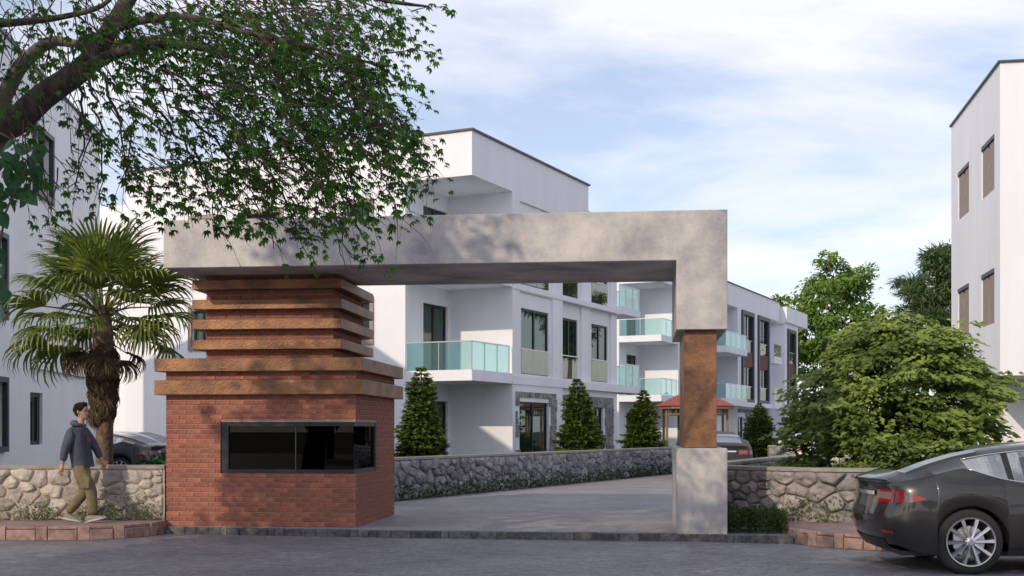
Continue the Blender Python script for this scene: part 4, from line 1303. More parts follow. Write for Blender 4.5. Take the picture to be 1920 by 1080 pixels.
# ------------------------------------------------------------------ conifers
def conifer(label, x, Y, h, rad, seed, group='small conifers behind the driveway wall'):
    t = thing('conifer', label, 'conifer', (x, Y, .1), 0, group)
    b = MB(); b.tube([(0, 0, -.05), (0, 0, h * .5), (0, 0, h * .97)], [.06, .035, .006], 6); b.build('trunk', M['bark_dark'], t)
    r = np.random.default_rng(seed); parts = []
    tiers = 26
    for k in range(tiers):
        f_ = k / (tiers - 1); z = h * (.04 + .93 * f_)
        rr = rad * ((1 - f_) ** .62) * (1.0 if k % 2 else .86) * r.uniform(.9, 1.1) + .03
        nb = max(6, int(22 * (1 - f_) + 7))
        for j in range(nb):
            az = 2 * math.pi * (j + r.uniform(0, .8)) / nb + k
            L = rr * r.uniform(.66, 1.15) * (1 + .13 * math.sin(2 * az + seed * 1.7) + .08 * math.sin(5 * f_ * 3 + seed))
            n = max(12, int(120 * L))
            tt = r.uniform(.12, 1, n) ** .75
            droop = -.20 * tt * L + .20 * tt ** 2 * L
            side = r.normal(0, 1, n) * (.15 * L * (1.15 - tt) + .025)
            ca, sa = math.cos(az), math.sin(az)
            pos = np.stack([tt * L * ca - side * sa, tt * L * sa + side * ca, z + droop + r.normal(0, .02, n)], 1)
            dr = np.stack([np.full(n, ca) - np.sign(side) * sa * .8, np.full(n, sa) + np.sign(side) * ca * .8, r.normal(.12, .3, n)], 1)
            up = np.tile([0, 0, 1.0], (n, 1)) + r.normal(0, .35, (n, 3))
            ln = r.uniform(.07, .15, n)
            parts.append(leaves(pos, dr, up, ln, ln * .5, fold=.2, droop=.1))
    v, f = merge(parts)
    np_mesh('crown', v, f, M['needle'], t, kind='stuff')
    t.rotation_euler = (R(1.8 * math.sin(seed * 2.1)), R(2.2 * math.cos(seed * 3.3)), seed * 1.3)
    return t
conifer('small conifer beside the brick booth, left of the balconied corner', -2.15, 28.0, 2.95, .80, 1)
conifer('small conifer in front of the stone-clad garden door', 2.1, 36.2, 3.05, .98, 2)
conifer('small conifer between the garden front and the gazebo', 4.42, 40.8, 2.85, .90, 3)
conifer('small conifer behind the grey car, right of the copper post', 11.95, 58.0, 2.8, 1.05, 4, None)
conifer('dark conifer behind the pale car, beside the broad shrub', 12.6, 52.0, 3.0, 1.3, 5, None)

# ------------------------------------------------------------------ broad shrub at the right
shrub = thing('broad_shrub', 'broad yellow-green shrub with layered leaf sprays behind the curved stone wall', 'shrub', (6.92, 21.4, .1))
b = MB()
for k in range(7):
    a = k * .9
    b.tube([(0.1 * math.cos(a), .1 * math.sin(a), -.05), (.5 * math.cos(a), .5 * math.sin(a), .9), (1.1 * math.cos(a), 1.1 * math.sin(a), 1.7)], [.05, .035, .012], 6)
b.build('stems', M['bark_dark'], shrub, kind='stuff')
r = np.random.default_rng(8); parts = []
def spray(c, az, L, n, pitch, ls):
    tt = r.uniform(.05, 1, n)
    side = r.normal(0, .38, n) * L * (1.05 - .55 * tt) * .8
    ca, sa = math.cos(az), math.sin(az)
    z = c[2] + tt * L * math.tan(pitch) - .30 * L * tt ** 2 + r.normal(0, .018, n)
    pos = np.stack([c[0] + tt * L * ca - side * sa, c[1] + tt * L * sa + side * ca, z], 1)
    dr = np.stack([ca - np.sign(side) * sa * .7 + r.normal(0, .35, n), sa + np.sign(side) * ca * .7 + r.normal(0, .35, n), r.normal(-.16, .22, n)], 1)
    up = np.tile([-.3, -.5, .8], (n, 1)) + r.normal(0, .36, (n, 3))
    ln = r.uniform(.7, 1.3, n) * ls
    parts.append(leaves(pos, dr, up, ln, ln * .5, fold=.14, droop=.2))
pads = []
for k in range(86):
    zf = (k + .5) / 86; az = k * 2.39996 + r.uniform(-.4, .4)
    prof = np.interp(zf, [0, .15, .4, .6, .8, .92, 1], [1.45, 1.8, 1.95, 1.7, 1.25, .8, .2])
    rr = prof * r.uniform(.58, .98) * .94
    pads.append((np.array([rr * math.cos(az), rr * math.sin(az) * .85, .2 + zf * 3.15 + r.uniform(-.15, .15)]), az, r.uniform(.38, .62)))
for c, az, sz in pads:
    for q in range(int(26 * sz / .5)):
        a2 = az + r.normal(0, .75); L = sz * r.uniform(.7, 1.25)
        off = np.array([r.normal(0, .42) * sz, r.normal(0, .42) * sz, r.normal(0, .09)])
        spray(c + off - np.array([math.cos(a2), math.sin(a2), 0]) * L * .45, a2, L, 17, r.uniform(-.15, .2), .135)
for k in range(150):                     # sparse inner leaves
    az = r.uniform(0, 6.28); zf = r.uniform(0, .85); rr = r.uniform(.2, .95)
    spray(np.array([rr * math.cos(az), rr * math.sin(az), .15 + zf * 3.0]), az, .4, 14, r.uniform(-.2, .3), .12)
v, f = merge(parts); np_mesh('crown', v, f, M['leaf_shrub'], shrub, kind='stuff')

# low ground-hugging greens
def blob_hedge(name, label, cat, x0, x1, y0, y1, z0, z1, n, ls, m_, seed, rz=0.0, loc=(0, 0, 0)):
    t = thing(name, label, cat, loc, rz)
    rr = np.random.default_rng(seed)
    u = rr.random((n, 3))
    top = z0 + (z1 - z0) * (.78 + .22 * np.sin(u[:, 0] * 17) * np.cos(u[:, 1] * 9))
    pos = np.stack([x0 + (x1 - x0) * u[:, 0], y0 + (y1 - y0) * u[:, 1], z0 + (top - z0) * u[:, 2] ** .5], 1)
    dr = rr.normal(0, 1, (n, 3)) + np.array([0, -.4, .7]); up = rr.normal(0, 1, (n, 3)) + np.array([0, 0, .5])
    ln = rr.uniform(.6, 1.3, n) * ls
    v, f = leaves(pos, dr, up, ln, ln * .45, fold=.2, droop=.1)
    np_mesh('foliage', v, f, m_, t, kind='stuff')
    b = MB(); b.tube([((x0 + x1) / 2, (y0 + y1) / 2, z0 - .05), ((x0 + x1) / 2, (y0 + y1) / 2, z0 + (z1 - z0) * .6)], [.03, .01], 5); b.build('stem', M['bark_dark'], t)
    return t
blob_hedge('low_hedge', 'low dark green hedge between the concrete pillar and the pink-fronted pavement', 'hedge', 0, .86, 0, .95, 0, .36, 9000, .042, M['hedge'], 31, loc=(2.99, 16.80, .1), rz=-R(8))
blob_hedge('strappy_shrub', 'small deep green shrub in front of the parked dark car behind the left wall', 'shrub', 0, .75, 0, .5, .6, 1.12, 900, .13, M['leaf_ivy'], 32, loc=(-5.95, 19.4, .0))
blob_hedge('low_shrub', 'low leafy shrub along the top of the curved stone wall under the broad shrub', 'shrub', 0, 2.6, 0, .7, .5, 1.08, 3000, .10, M['leaf_shrub'], 33, loc=(5.0, 18.3, .0))
# weeds and creepers at the foot of the walls
def weeds(name, x0, x1, yfun, z0, n, seed, hmax):
    rr = np.random.default_rng(seed)
    c = rr.uniform(x0, x1, 26); x = c[rr.integers(0, 26, n)] + rr.normal(0, .14, n); x = np.clip(x, x0, x1)
    h = np.abs(rr.normal(0, .45, n)) * hmax
    pos = np.stack([x, np.array([yfun(q) for q in x]) - rr.uniform(.03, .10, n), z0 + np.minimum(h, hmax * 1.4)], 1)
    dr = rr.normal(0, .7, (n, 3)) + np.array([0, -.4, .3]); up = rr.normal(0, .4, (n, 3)) + np.array([0, -.7, .6])
    ln = rr.uniform(.02, .055, n)
    v, f = leaves(pos, dr, up, ln, ln * .6, fold=.15, droop=.2)
    o = np_mesh(name, v, f, M['weed'], None, kind='stuff')
    return setp(o, cat='weeds')
w = weeds('wall_weeds', -9.8, -5.3, lambda q: 18.13, .2, 1700, 41, .32); setp(w, 'small green weeds along the foot of the left stone wall')
def yr(q): return float(np.interp(q, [3.55, 4.19, 4.75, 5.4, 9.5], [18.75, 17.98, 17.68, 17.6, 17.45]))
w = weeds('wall_weeds', 3.95, 7.5, yr, .2, 2600, 42, .42); setp(w, 'green creeper on the lower part of the curved right-hand wall')
w2n = 2200
rr = np.random.default_rng(43); tq = rr.random(w2n)
pos = np.stack([-2.4 + tq * 7.8 + .06, 24.5 + tq * 15.8 - .04, .12 + np.abs(rr.normal(0, .16, w2n))], 1)
v, f = leaves(pos, rr.normal(0, .7, (w2n, 3)) + np.array([.3, -.3, .3]), rr.normal(0, .4, (w2n, 3)) + np.array([.5, -.5, .5]), rr.uniform(.04, .09, w2n), .04)
setp(np_mesh('wall_weeds', v, f, M['hedge'], None, kind='stuff'), 'dark weeds along the foot of the long grey wall', 'weeds')

# ------------------------------------------------------------------ trees far at the right
def far_tree(label, x, Y, h, cr, blobs, m_, ls, seed, nleaf=170, narrow=.5, trunk_r=.22, name='tall_tree', low=0.35):
    t = thing(name, label, 'tree', (x, Y, .1))
    rr = np.random.default_rng(seed)
    b = MB(); b.tube([(0, 0, -.1), (.1, 0, h * .3), (0, .1, h * .6), (0, 0, h * .9)], [trunk_r, trunk_r * .75, trunk_r * .45, .03], 8); b.build('trunk', M['bark_pale'], t, smooth=True)
    parts = []
    lb = MB()
    for (bx, by, bz, br) in blobs:
        lb.tube([(0, 0, max(bz - br * 1.2, h * low * .8)), (bx * .5, by * .5, bz - br * .55), (bx, by, bz)], [trunk_r * .35, trunk_r * .22, .02], 5)
        n = int(nleaf * (br / 1.0) ** 2)
        nsub = max(5, int(9 * br))
        sc_ = unit(rr.normal(0, 1, (nsub, 3))) * br * rr.uniform(.55, 1.0, (nsub, 1)) * np.array([1, 1, .72])
        idx = rr.integers(0, nsub, n)
        q = sc_[idx] + rr.normal(0, .20 * br + .08, (n, 3)) * np.array([1, 1, .55])
        pos = q + np.array([bx, by, bz])
        dr = unit(q) + rr.normal(0, .6, (n, 3)); dr[:, 2] -= .25
        up = np.tile([0, 0, 1.0], (n, 1)) + rr.normal(0, .5, (n, 3))
        ln = rr.uniform(.7, 1.35, n) * ls
        parts.append(leaves(pos, dr, up, ln, ln * narrow, fold=.15, droop=.2))
    lb.build('limbs', M['bark_pale'], t, smooth=True, kind='stuff')
    v, f = merge(parts); np_mesh('crown', v, f, m_, t, kind='stuff')
    return t
rr = np.random.default_rng(55)
S = 95 / FPX
bl = []
for (x, y, r_) in ((1585, 500, 30), (1560, 520, 30), (1615, 515, 28), (1545, 550, 30), (1580, 545, 34), (1620, 550, 34), (1510, 570, 26), (1480, 565, 22), (1540, 590, 32), (1590, 590, 36), (1640, 585, 28), (1660, 580, 18), (1520, 620, 36), (1500, 650, 30), (1550, 650, 40), (1630, 625, 30), (1540, 690, 40), (1610, 680, 40), (1590, 640, 34), (1500, 600, 26), (1560, 480, 18), (1650, 610, 22), (1480, 600, 26), (1470, 640, 26), (1660, 650, 28), (1530, 660, 34)):
    bl.append(((x - 1572) * S, rr.uniform(-2, 2), (HZ - y) * S + CAMH - .1, r_ * S))
far_tree('tall bright green airy tree behind the far terrace', (1572 - 960) * S, 97, 15.5, 4, bl, M['leaf_far'], .40, 61, nleaf=340, narrow=.5, trunk_r=.3)
S = 58 / FPX; bl = []
for (x, y, r_) in ((1765, 470, 26), (1740, 500, 26), (1775, 510, 30), (1715, 530, 22), (1750, 540, 30), (1785, 545, 30), (1705, 560, 20), (1735, 575, 28), (1770, 585, 30), (1710, 590, 22), (1740, 615, 34), (1790, 620, 34), (1800, 480, 34), (1820, 530, 40)):
    bl.append(((x - 1760) * S, rr.uniform(-1.2, 1.2), (HZ - y) * S + CAMH - .1, r_ * S))
far_tree('dark fine-leaved tree rising behind the right-hand block', (1760 - 960) * S, 58, 10.5, 3, bl, M['leaf_willow'], .34, 62, nleaf=2300, narrow=.17, trunk_r=.2)
S = 70 / FPX; bl = []
for (x, y, r_) in ((1500, 790, 26), (1540, 770, 36), (1600, 740, 44), (1660, 730, 50), (1700, 720, 50), (1740, 700, 50), (1640, 780, 40), (1560, 800, 36), (1720, 780, 50), (1480, 810, 20), (1640, 640, 30), (1690, 640, 34), (1740, 640, 30)):
    bl.append(((x - 1620) * S, rr.uniform(-1.5, 1.5), (HZ - y) * S + CAMH - .1, r_ * S))
far_tree('mid green bushy tree filling the gap behind the broad shrub', (1620 - 960) * S, 70, 4.5, 3, bl, M['leaf_far'], .3, 63, nleaf=260, narrow=.5, trunk_r=.15, name='bushy_tree', low=.1)
# unseen trees added behind the viewer to break up reflections in glass and car paint
for i, (x, y, h) in enumerate(((-31, -24, 8.5), (-20, -27, 7.5), (-9, -25, 8.2), (2, -28, 7.8), (13, -25, 8.6), (24, -27, 7.6), (36, -24, 8.4))):
    t = thing('reflection_tree', 'unseen tree added across the road for reflections in the booth glass and car paint', 'tree', (x, y, 0), 0, 'unseen trees added for reflections')
    b = MB(); b.tube([(0, 0, -.1), (0.1, 0, h * .35), (0, 0, h * .8)], [.22, .17, .05], 8); b.build('trunk', M['bark_dark'], t, smooth=True)
    rr = np.random.default_rng(300 + i); n = 2200
    q = unit(rr.normal(0, 1, (n, 3))) * (rr.random((n, 1)) ** .45) * np.array([3.4, 3.0, 2.6]); q[:, 2] += h * .62
    q += rr.normal(0, .25, (n, 3))
    v, f = leaves(q, rr.normal(0, 1, (n, 3)), np.tile([0, 0, 1.0], (n, 1)) + rr.normal(0, .5, (n, 3)), rr.uniform(.35, .6, n), .3)
    np_mesh('crown', v, f, M['leaf_near'], t, kind='stuff')

# ------------------------------------------------------------------ cars
M['tyre'] = mat('tyre_rubber', (0.018, 0.017, 0.017), 0.85)
M['rim'] = mat('alloy_rim', (0.55, 0.55, 0.58), 0.3, metal=0.9)
M['chrome'] = mat('chrome_trim', (0.75, 0.76, 0.78), 0.18, metal=1.0)
M['car_glass'] = glass_mat('car_glass', (0.46, 0.49, 0.50), 0.14, gmax=.45)
M['car_glass_dark'] = glass_mat('car_rear_glass', (0.10, 0.11, 0.12), 0.35, gmax=.45)
M['lamp_red'] = mat('red_lamp', (0.27, 0.010, 0.012), 0.12, coat=0.6)
M['lamp_clear'] = mat('clear_lamp', (0.16, 0.13, 0.12), 0.2, coat=0.4)
M['seat'] = mat('car_seat', (0.035, 0.033, 0.033), 0.7)
M['black_trim'] = mat('black_trim', (0.012, 0.012, 0.013), 0.45)
def paint(name, col, metal=.35, rough=.32, coat=.9): return mat(name, col, rough, metal=metal, coat=coat, spec=.5)

class Car:
    L = 4.97
    ztop = [(0, .985), (.03, 1.02), (.12, 1.055), (.26, 1.09), (.57, 1.205), (.88, 1.295), (1.2, 1.355), (1.5, 1.392), (1.9, 1.425), (2.4, 1.435), (2.8, 1.41), (3.2, 1.305), (3.55, 1.15), (3.8, 1.035), (3.95, .99), (4.4, .90), (4.75, .80), (4.9, .72), (4.97, .62)]
    zb = [(0, .955), (.3, 1.0), (.9, 1.005), (1.6, .95), (2.5, .93), (3.5, .945), (4.0, .90), (4.5, .80), (4.85, .68), (4.97, .56)]
    zg = [(0, .97), (.5, 1.06), (.9, 1.155), (1.05, 1.10), (1.3, 1.03), (1.6, .985), (2.5, .965), (3.4, .975), (3.75, .965), (4.1, .91), (4.97, .57)]
    wb = [(0, .74), (.15, .83), (.5, .90), (1, .925), (2.5, .90), (3.9, .90), (4.5, .82), (4.85, .68), (4.97, .55)]
    wm = [(0, .83), (.15, .915), (.5, .965), (1, .98), (1.6, .965), (2.5, .955), (3.5, .965), (3.9, .975), (4.5, .90), (4.85, .76), (4.97, .62)]
    wr = [(0, .70), (.3, .66), (.8, .63), (1.5, .60), (2.5, .61), (3.0, .64), (3.7, .74), (4.2, .74), (4.6, .62), (4.97, .42)]
    xr, xf, RW, RA = .95, 3.91, .352, .395
    def f(s, tab, x):
        # softened interpolation
        xs = [a for a, b in tab]; ys = [b for a, b in tab]
        return float(sum(np.interp(x + o, xs, ys) * w for o, w in ((-.08, .25), (0, .5), (.08, .25)))) if .15 < x < s.L - .15 else float(np.interp(x, xs, ys))
    def zlow(s, x):
        base = .20 + .10 * math.exp(-x / .25) + .06 * math.exp(-(s.L - x) / .3)
        for c in (s.xr, s.xf):
            d = abs(x - c)
            if d < s.RA: base = max(base, s.RW - .012 + math.sqrt(max(0, s.RA ** 2 - d * d)))
        return base
    def section(s, x):
        zt, zb, zg, wb, wm, wr = (s.f(t, x) for t in (s.ztop, s.zb, s.zg, s.wb, s.wm, s.wr))
        zl = s.zlow(x)
        zr = max(zg + .012, zt - .075); zb = min(zb, zg - .012)
        flare = 0.0
        for c in (s.xr, s.xf):
            d = abs(x - c)
            if d < .6: flare = max(flare, .018 * (1 - d / .6))
        h = lambda t: zl + (zb - zl) * t
        pts = [(wm - .05 + flare, zl), (wm - .012 + flare, h(.22)), (wm + flare * .8, h(.5)), (wm - .004, h(.72)), (wm - .02, h(.88)), (wb + .01, zb),
               (wb - .035, zg), (wr + .03, zr), (wr - .03, min(zt - .02, zr + .05)), (wr * .6, zt - .006), (0, zt)]
        return pts
    def shift(s, x, y, z):
        """plan and profile curvature of the tail and nose"""
        t = (min(abs(y), .95) / .95)
        k = math.exp(-x / .32)
        x2 = x + k * (.24 * t ** 2.6 + np.interp(z, [.2, .33, .5, .62, .75, .9, 1.02], [.16, .05, -.035, -.03, .02, .04, -.01]))
        k = math.exp(-(s.L - x) / .35)
        return x2 - k * (.42 * t ** 2.2 + np.interp(z, [.2, .35, .6, .8], [.06, .0, .02, .10]))
    def P(s, x, y, z, side=1): return (s.shift(x, y, z), y * side, z)

def make_car(label, loc, rz, paint_m, group=None, detail=True, scale=(1, 1, 1), rear_glass='car_glass_dark', name='parked_car', side_glass='car_glass'):
    c = Car(); car = thing(name, label, 'car', loc, rz, group); car.scale = scale
    xs = set(np.linspace(0, c.L, 46).round(3))
    for w in (c.xr, c.xf):
        for a in np.linspace(-90, 90, 17): xs.add(round(w + c.RA * math.sin(R(a)), 4))
        xs.add(round(w - c.RA - .002, 4)); xs.add(round(w + c.RA + .002, 4))
    marks = [.30, 1.12, .93, 1.36, 1.43, 2.2, 2.29, 3.36, 2.86, 3.72, .015, .04]
    xs |= set(marks)
    xs = sorted(xs)
    xs = [x for i, x in enumerate(xs) if i == 0 or x - xs[i - 1] > .0015]
    SEC = [c.section(x) for x in xs]; n = len(SEC[0])
    body = MB(); sideg = {}; topg = {}; pil = MB()
    for sd in (1, -1):
        for i in range(len(xs) - 1):
            xm = (xs[i] + xs[i + 1]) / 2
            for j in range(n - 1):
                q = [c.P(xs[i], *SEC[i][j], sd), c.P(xs[i + 1], *SEC[i + 1][j], sd), c.P(xs[i + 1], *SEC[i + 1][j + 1], sd), c.P(xs[i], *SEC[i][j + 1], sd)]
                if sd < 0: q = q[::-1]
                tgt = body
                if j == 6 and .93 < xm < 3.36:
                    tgt = pil if (1.36 < xm < 1.43 or 2.2 < xm < 2.29) else sideg.setdefault((sd, 0 if xm < 1.4 else (1 if xm < 2.25 else 2)), MB())
                elif j in (8, 9) and (.30 < xm < 1.12 or 2.86 < xm < 3.72): tgt = topg.setdefault(0 if xm < 2 else 1, MB())
                elif j == 8 - 1 and .34 < xm < 1.0 and False: tgt = body
                tgt.quad(*q)
        # tail and nose caps
        for xe, idx in ((0, 0), (c.L, -1)):
            S_ = SEC[idx]
            for j in range(n - 2):
                for k in range(6):
                    a, e = 1 - k / 6, 1 - (k + 1) / 6
                    q = [c.P(xe, S_[j][0] * a, S_[j][1], sd), c.P(xe, S_[j + 1][0] * a, S_[j + 1][1], sd), c.P(xe, S_[j + 1][0] * e, S_[j + 1][1], sd), c.P(xe, S_[j][0] * e, S_[j][1], sd)]
                    body.quad(*q)
            j = n - 2
            for k in range(6):
                a, e = 1 - k / 6, 1 - (k + 1) / 6
                q = [c.P(xe, S_[j][0] * a, S_[j][1], sd), c.P(xe, S_[j][0] * e, S_[j][1], sd), c.P(xe, 0, S_[n - 1][1], sd)]
                body.add(q, [(0, 1, 2)])
    bo_ = body.build('body', paint_m, car, smooth=True)
    bm2 = bmesh.new(); bm2.from_mesh(bo_.data)
    bmesh.ops.remove_doubles(bm2, verts=bm2.verts[:], dist=.0008); bmesh.ops.recalc_face_normals(bm2, faces=bm2.faces[:])
    for e in bm2.edges:
        if len(e.link_faces) == 2 and e.calc_face_angle(0) > R(40): e.smooth = False
    bm2.to_mesh(bo_.data); bm2.free()
    for g_ in sideg.values(): g_.build('side_window', M[side_glass], car, smooth=True)
    topg[0].build('rear_window', M[rear_glass], car, smooth=True); topg[1].build('windscreen', M['car_glass'], car, smooth=True)
    pil.build('pillars', M['black_trim'], car, smooth=True, kind='stuff')
    # underside, wheel wells and cabin
    b = MB(); b.box(.25, c.L - .35, -.80, .80, .19, .24)
    for w in (c.xr, c.xf):
        for sd in (1, -1):
            m_ = 14
            for k in range(m_):
                a0, a1 = math.pi * k / m_, math.pi * (k + 1) / m_
                P0 = lambda a, y: (w + (c.RA + .004) * math.cos(a), y * sd, c.RW - .012 + (c.RA + .004) * math.sin(a))
                b.quad(P0(a0, .955), P0(a1, .955), P0(a1, .60), P0(a0, .60))
            b.box(w - c.RA, w + c.RA, .58 * sd - .01, .58 * sd + .01, .22, .8)
    b.box(1.0, 3.6, -.78, .78, .42, .55)
    b.box(3.3, 3.75, -.72, .72, .55, .93)
    b.box(.45, 1.1, -.7, .7, .55, .93)
    b.build('underbody', M['black_trim'], car, kind='stuff')
    if detail:
        b = MB()
        for x0 in (2.1, 1.15):
            for y in (-.38, .38):
                b.cbox(x0, x0 + .5, y - .25, y + .25, .55, .68, .04); b.cbox(x0 - .12, x0 + .05, y - .25, y + .25, .66, 1.08, .05); b.cbox(x0 - .14, x0 - .04, y - .13, y + .13, 1.10, 1.24, .03)
        b.build('seats', M['seat'], car, kind='stuff')
    # wheels
    for w in (c.xr, c.xf):
        for sd in (1, -1):
            y0 = .955 * sd
            t_ = MB(); rr_ = c.RW
            t_.lathe([(rr_ - .085, -.01), (rr_ - .05, .002), (rr_ - .015, -.012), (rr_, -.04), (rr_, -.19), (rr_ - .015, -.22), (rr_ - .085, -.23)], 40, 'y')
            wh = t_.build('wheel', M['tyre'], car, smooth=True, loc=(w, y0, rr_))
            if sd < 0: wh.rotation_euler = (0, 0, math.pi)
            rm = MB()
            rm.lathe([(.268, -.008), (.262, .004), (.250, .002), (.246, -.03), (.235, -.2)], 40, 'y')
            rm.lathe([(.001, .008), (.03, .008), (.055, -.002), (.06, -.03)], 20, 'y')
            ns = 10
            for k in range(ns):
                a = 2 * math.pi * k / ns
                ca, sa = math.cos(a), math.sin(a)
                def Q(r_, t, y): return (r_ * ca - t * sa, y, r_ * sa + t * ca)
                w0, w1 = .012, .030
                rm.quad(Q(.045, -w0, .0), Q(.252, -w1, -.004), Q(.252, w1 * .2, .002), Q(.045, w0 * .4, .006))
                rm.quad(Q(.045, w0 * .4, .006), Q(.252, w1 * .2, .002), Q(.252, w1 * .7, -.03), Q(.045, w0, -.025))
                rm.quad(Q(.045, -w0, .0), Q(.045, -w0, -.04), Q(.252, -w1, -.04), Q(.252, -w1, -.004))
            for k in range(5):
                a = 2 * math.pi * (k + .5) / 5
                rm.lathe([(.001, .006), (.008, .004), (.008, -.01)], 8, 'y', (.042 * math.cos(a), 0, .042 * math.sin(a)))
            rm.build('rim', M['rim'], wh)
            ds = MB(); ds.lathe([(.01, -.075), (.17, -.075), (.17, -.095)], 28, 'y'); ds.box(.06, .17, -.09, -.05, -.07, .09)
            ds.build('brake_disc', M['metal'], wh)
    # lamps: patches standing 6 mm proud of the tail and the flank
    zs = lambda z0, z1, m_: [z0 + (z1 - z0) * i / m_ for i in range(m_ + 1)]
    def tail_patch(y0, y1, z0, z1, sd, out=.007, m_=8):
        mbp = MB(); S0 = SEC[0]
        rows = zs(z0, z1, 3); cols = zs(y0, y1, m_)
        V = [[(c.shift(0, y, z) - out, y * sd, z) for y in cols] for z in rows]
        for i in range(3):
            for k in range(m_): mbp.quad(V[i][k], V[i][k + 1], V[i + 1][k + 1], V[i + 1][k])
        return mbp
    def flank_y(x, z):
        S_ = c.section(x); return float(np.interp(z, [p[1] for p in S_[:7]], [p[0] for p in S_[:7]]))
    def flank_patch(x0, x1, zf0, zf1, sd, out=.006, m_=10, mbp=None):
        mbp = mbp or MB(); V = []
        for i in range(4):
            row = []
            for k in range(m_ + 1):
                t = k / m_; x = x0 + (x1 - x0) * t; z = zf0(t) + (zf1(t) - zf0(t)) * i / 3
                y = flank_y(x, z) + out
                row.append((c.shift(x, y, z), y * sd, z))
            V.append(row)
        for i in range(3):
            for k in range(m_): mbp.quad(V[i][k], V[i][k + 1], V[i + 1][k + 1], V[i + 1][k])
        return mbp
    for sd in (1, -1):
        lm = tail_patch(.50, .80, .765, .90, sd)
        flank_patch(.0, .10, lambda t: .765 + .006 * t, lambda t: .90 - .01 * t, sd, .008, mbp=lm)
        lo = lm.build('tail_lamp', M['lamp_red'], car, smooth=True)
        tail_patch(.54, .77, .80, .875, sd, .010).build('lamp_insert', M['lamp_clear'], lo, smooth=True)
        flank_patch(.10, .22, lambda t: .772, lambda t: .885 - .02 * t, sd, .007).build('lamp_insert', M['lamp_clear'], lo, smooth=True)
        flank_patch(.22, .40, lambda t: .775 + .03 * t, lambda t: .862 - .045 * t, sd, .008).build('side_lamp', M['lamp_red'], lo, smooth=True)
        for x0 in (1.62, 2.62):
            flank_patch(x0, x0 + .2, lambda t: .865, lambda t: .885, sd, .012).build('door_handle', M['chrome'], car, smooth=True)
        # bright line round the side glass
        tr = MB()
        for key, idx, dz in (('bot', 6, -.004), ('top', 7, .004)):
            pts = []
            for x in np.linspace(.92, 3.4, 30):
                S_ = c.section(x); p = S_[idx]
                pts.append((c.shift(x, p[0], p[1]), (p[0] + .004) * sd, p[1] + dz))
            tr.tube(pts, .007, 5)
        tr.build('window_trim', M['chrome'], car, smooth=True, kind='stuff')
        # mirror and door gaps
        mm = MB(); mm.cbox(3.02, 3.16, .95 * sd - .06, .95 * sd + .14 * (1 if sd > 0 else 1) - .04, .98, 1.10, .03); mm.build('wing_mirror', paint_m, car)
        for x0 in (1.30, 2.24, 3.30):
            g_ = MB(); pts = []
            for z in np.linspace(c.zlow(x0) + .08, .96, 9): pts.append((x0 + (0.16 * (1 - (z - .3) / .6) ** 2 if x0 == 1.30 else 0), (flank_y(x0, z) - .001) * sd, z))
            g_.tube(pts, .0045, 4); g_.build('door_gap', M['black_trim'], car)
        g_ = flank_patch(1.36, 3.45, lambda t: .245, lambda t: .285, sd, .010, 12); g_.build('sill_trim', M['black_trim'], car, smooth=True)
        # head lamp
        flank_patch(4.35, 4.8, lambda t: .62, lambda t: .70 - .02 * t, sd, .006).build('head_lamp', M['lamp_clear'], car, smooth=True)
    b = MB(); V = tail_patch(0, .44, .835, .875, 1, .012); V2 = tail_patch(0, .44, .835, .875, -1, .012); V.add(V2.v, V2.f); V.build('tail_trim', M['chrome'], car, smooth=True)
    V = tail_patch(0, .26, .60, .70, 1, .006); V2 = tail_patch(0, .26, .60, .70, -1, .006); V.add(V2.v, V2.f); V.build('plate_recess', M['black_trim'], car, smooth=True)
    V = tail_patch(0, .62, .245, .36, 1, .004); V2 = tail_patch(0, .62, .245, .36, -1, .004); V.add(V2.v, V2.f); V.build('diffuser', M['black_trim'], car, smooth=True, kind='stuff')
    tail_patch(.66, .84, .43, .465, 1, .006).build('reflector', M['lamp_red'], car); tail_patch(.66, .84, .43, .465, -1, .006).build('reflector', M['lamp_red'], car)
    V = tail_patch(0, .78, .992, 1.012, 1, .03, 10); V2 = tail_patch(0, .78, .992, 1.012, -1, .03, 10); V.add(V2.v, V2.f); V.build('spoiler', paint_m, car, smooth=True)
    return car
dark_grey = paint('charcoal_paint', (0.026, 0.024, 0.023), .4, .3)
make_car('charcoal fastback saloon parked at the kerb in the right corner, seen from its tail', (4.02, 13.86, 0), -R(3), dark_grey)
make_car('dark grey-brown saloon parked on the driveway behind the copper post', (5.92, 34.0, .1), R(90 - 4), paint('grey_brown_paint', (0.028, 0.024, 0.022), .0, .55, .06), rear_glass='car_glass_dark')
make_car('cream white saloon half hidden behind the broad shrub', (9.75, 38.0, .1), R(90 - 8), paint('cream_paint', (0.62, 0.57, 0.52), .0, .35))
make_car('black saloon parked behind the left wall, beside the palm trunk', (-9.85, 34.1, .1), R(180 - 4), paint('black_paint', (0.008, 0.010, 0.014), .2, .2))
make_car('white saloon parked behind the black one at the left', (-14.3, 37.6, .1), -R(4), paint('white_paint', (0.72, 0.73, 0.76), .0, .3))

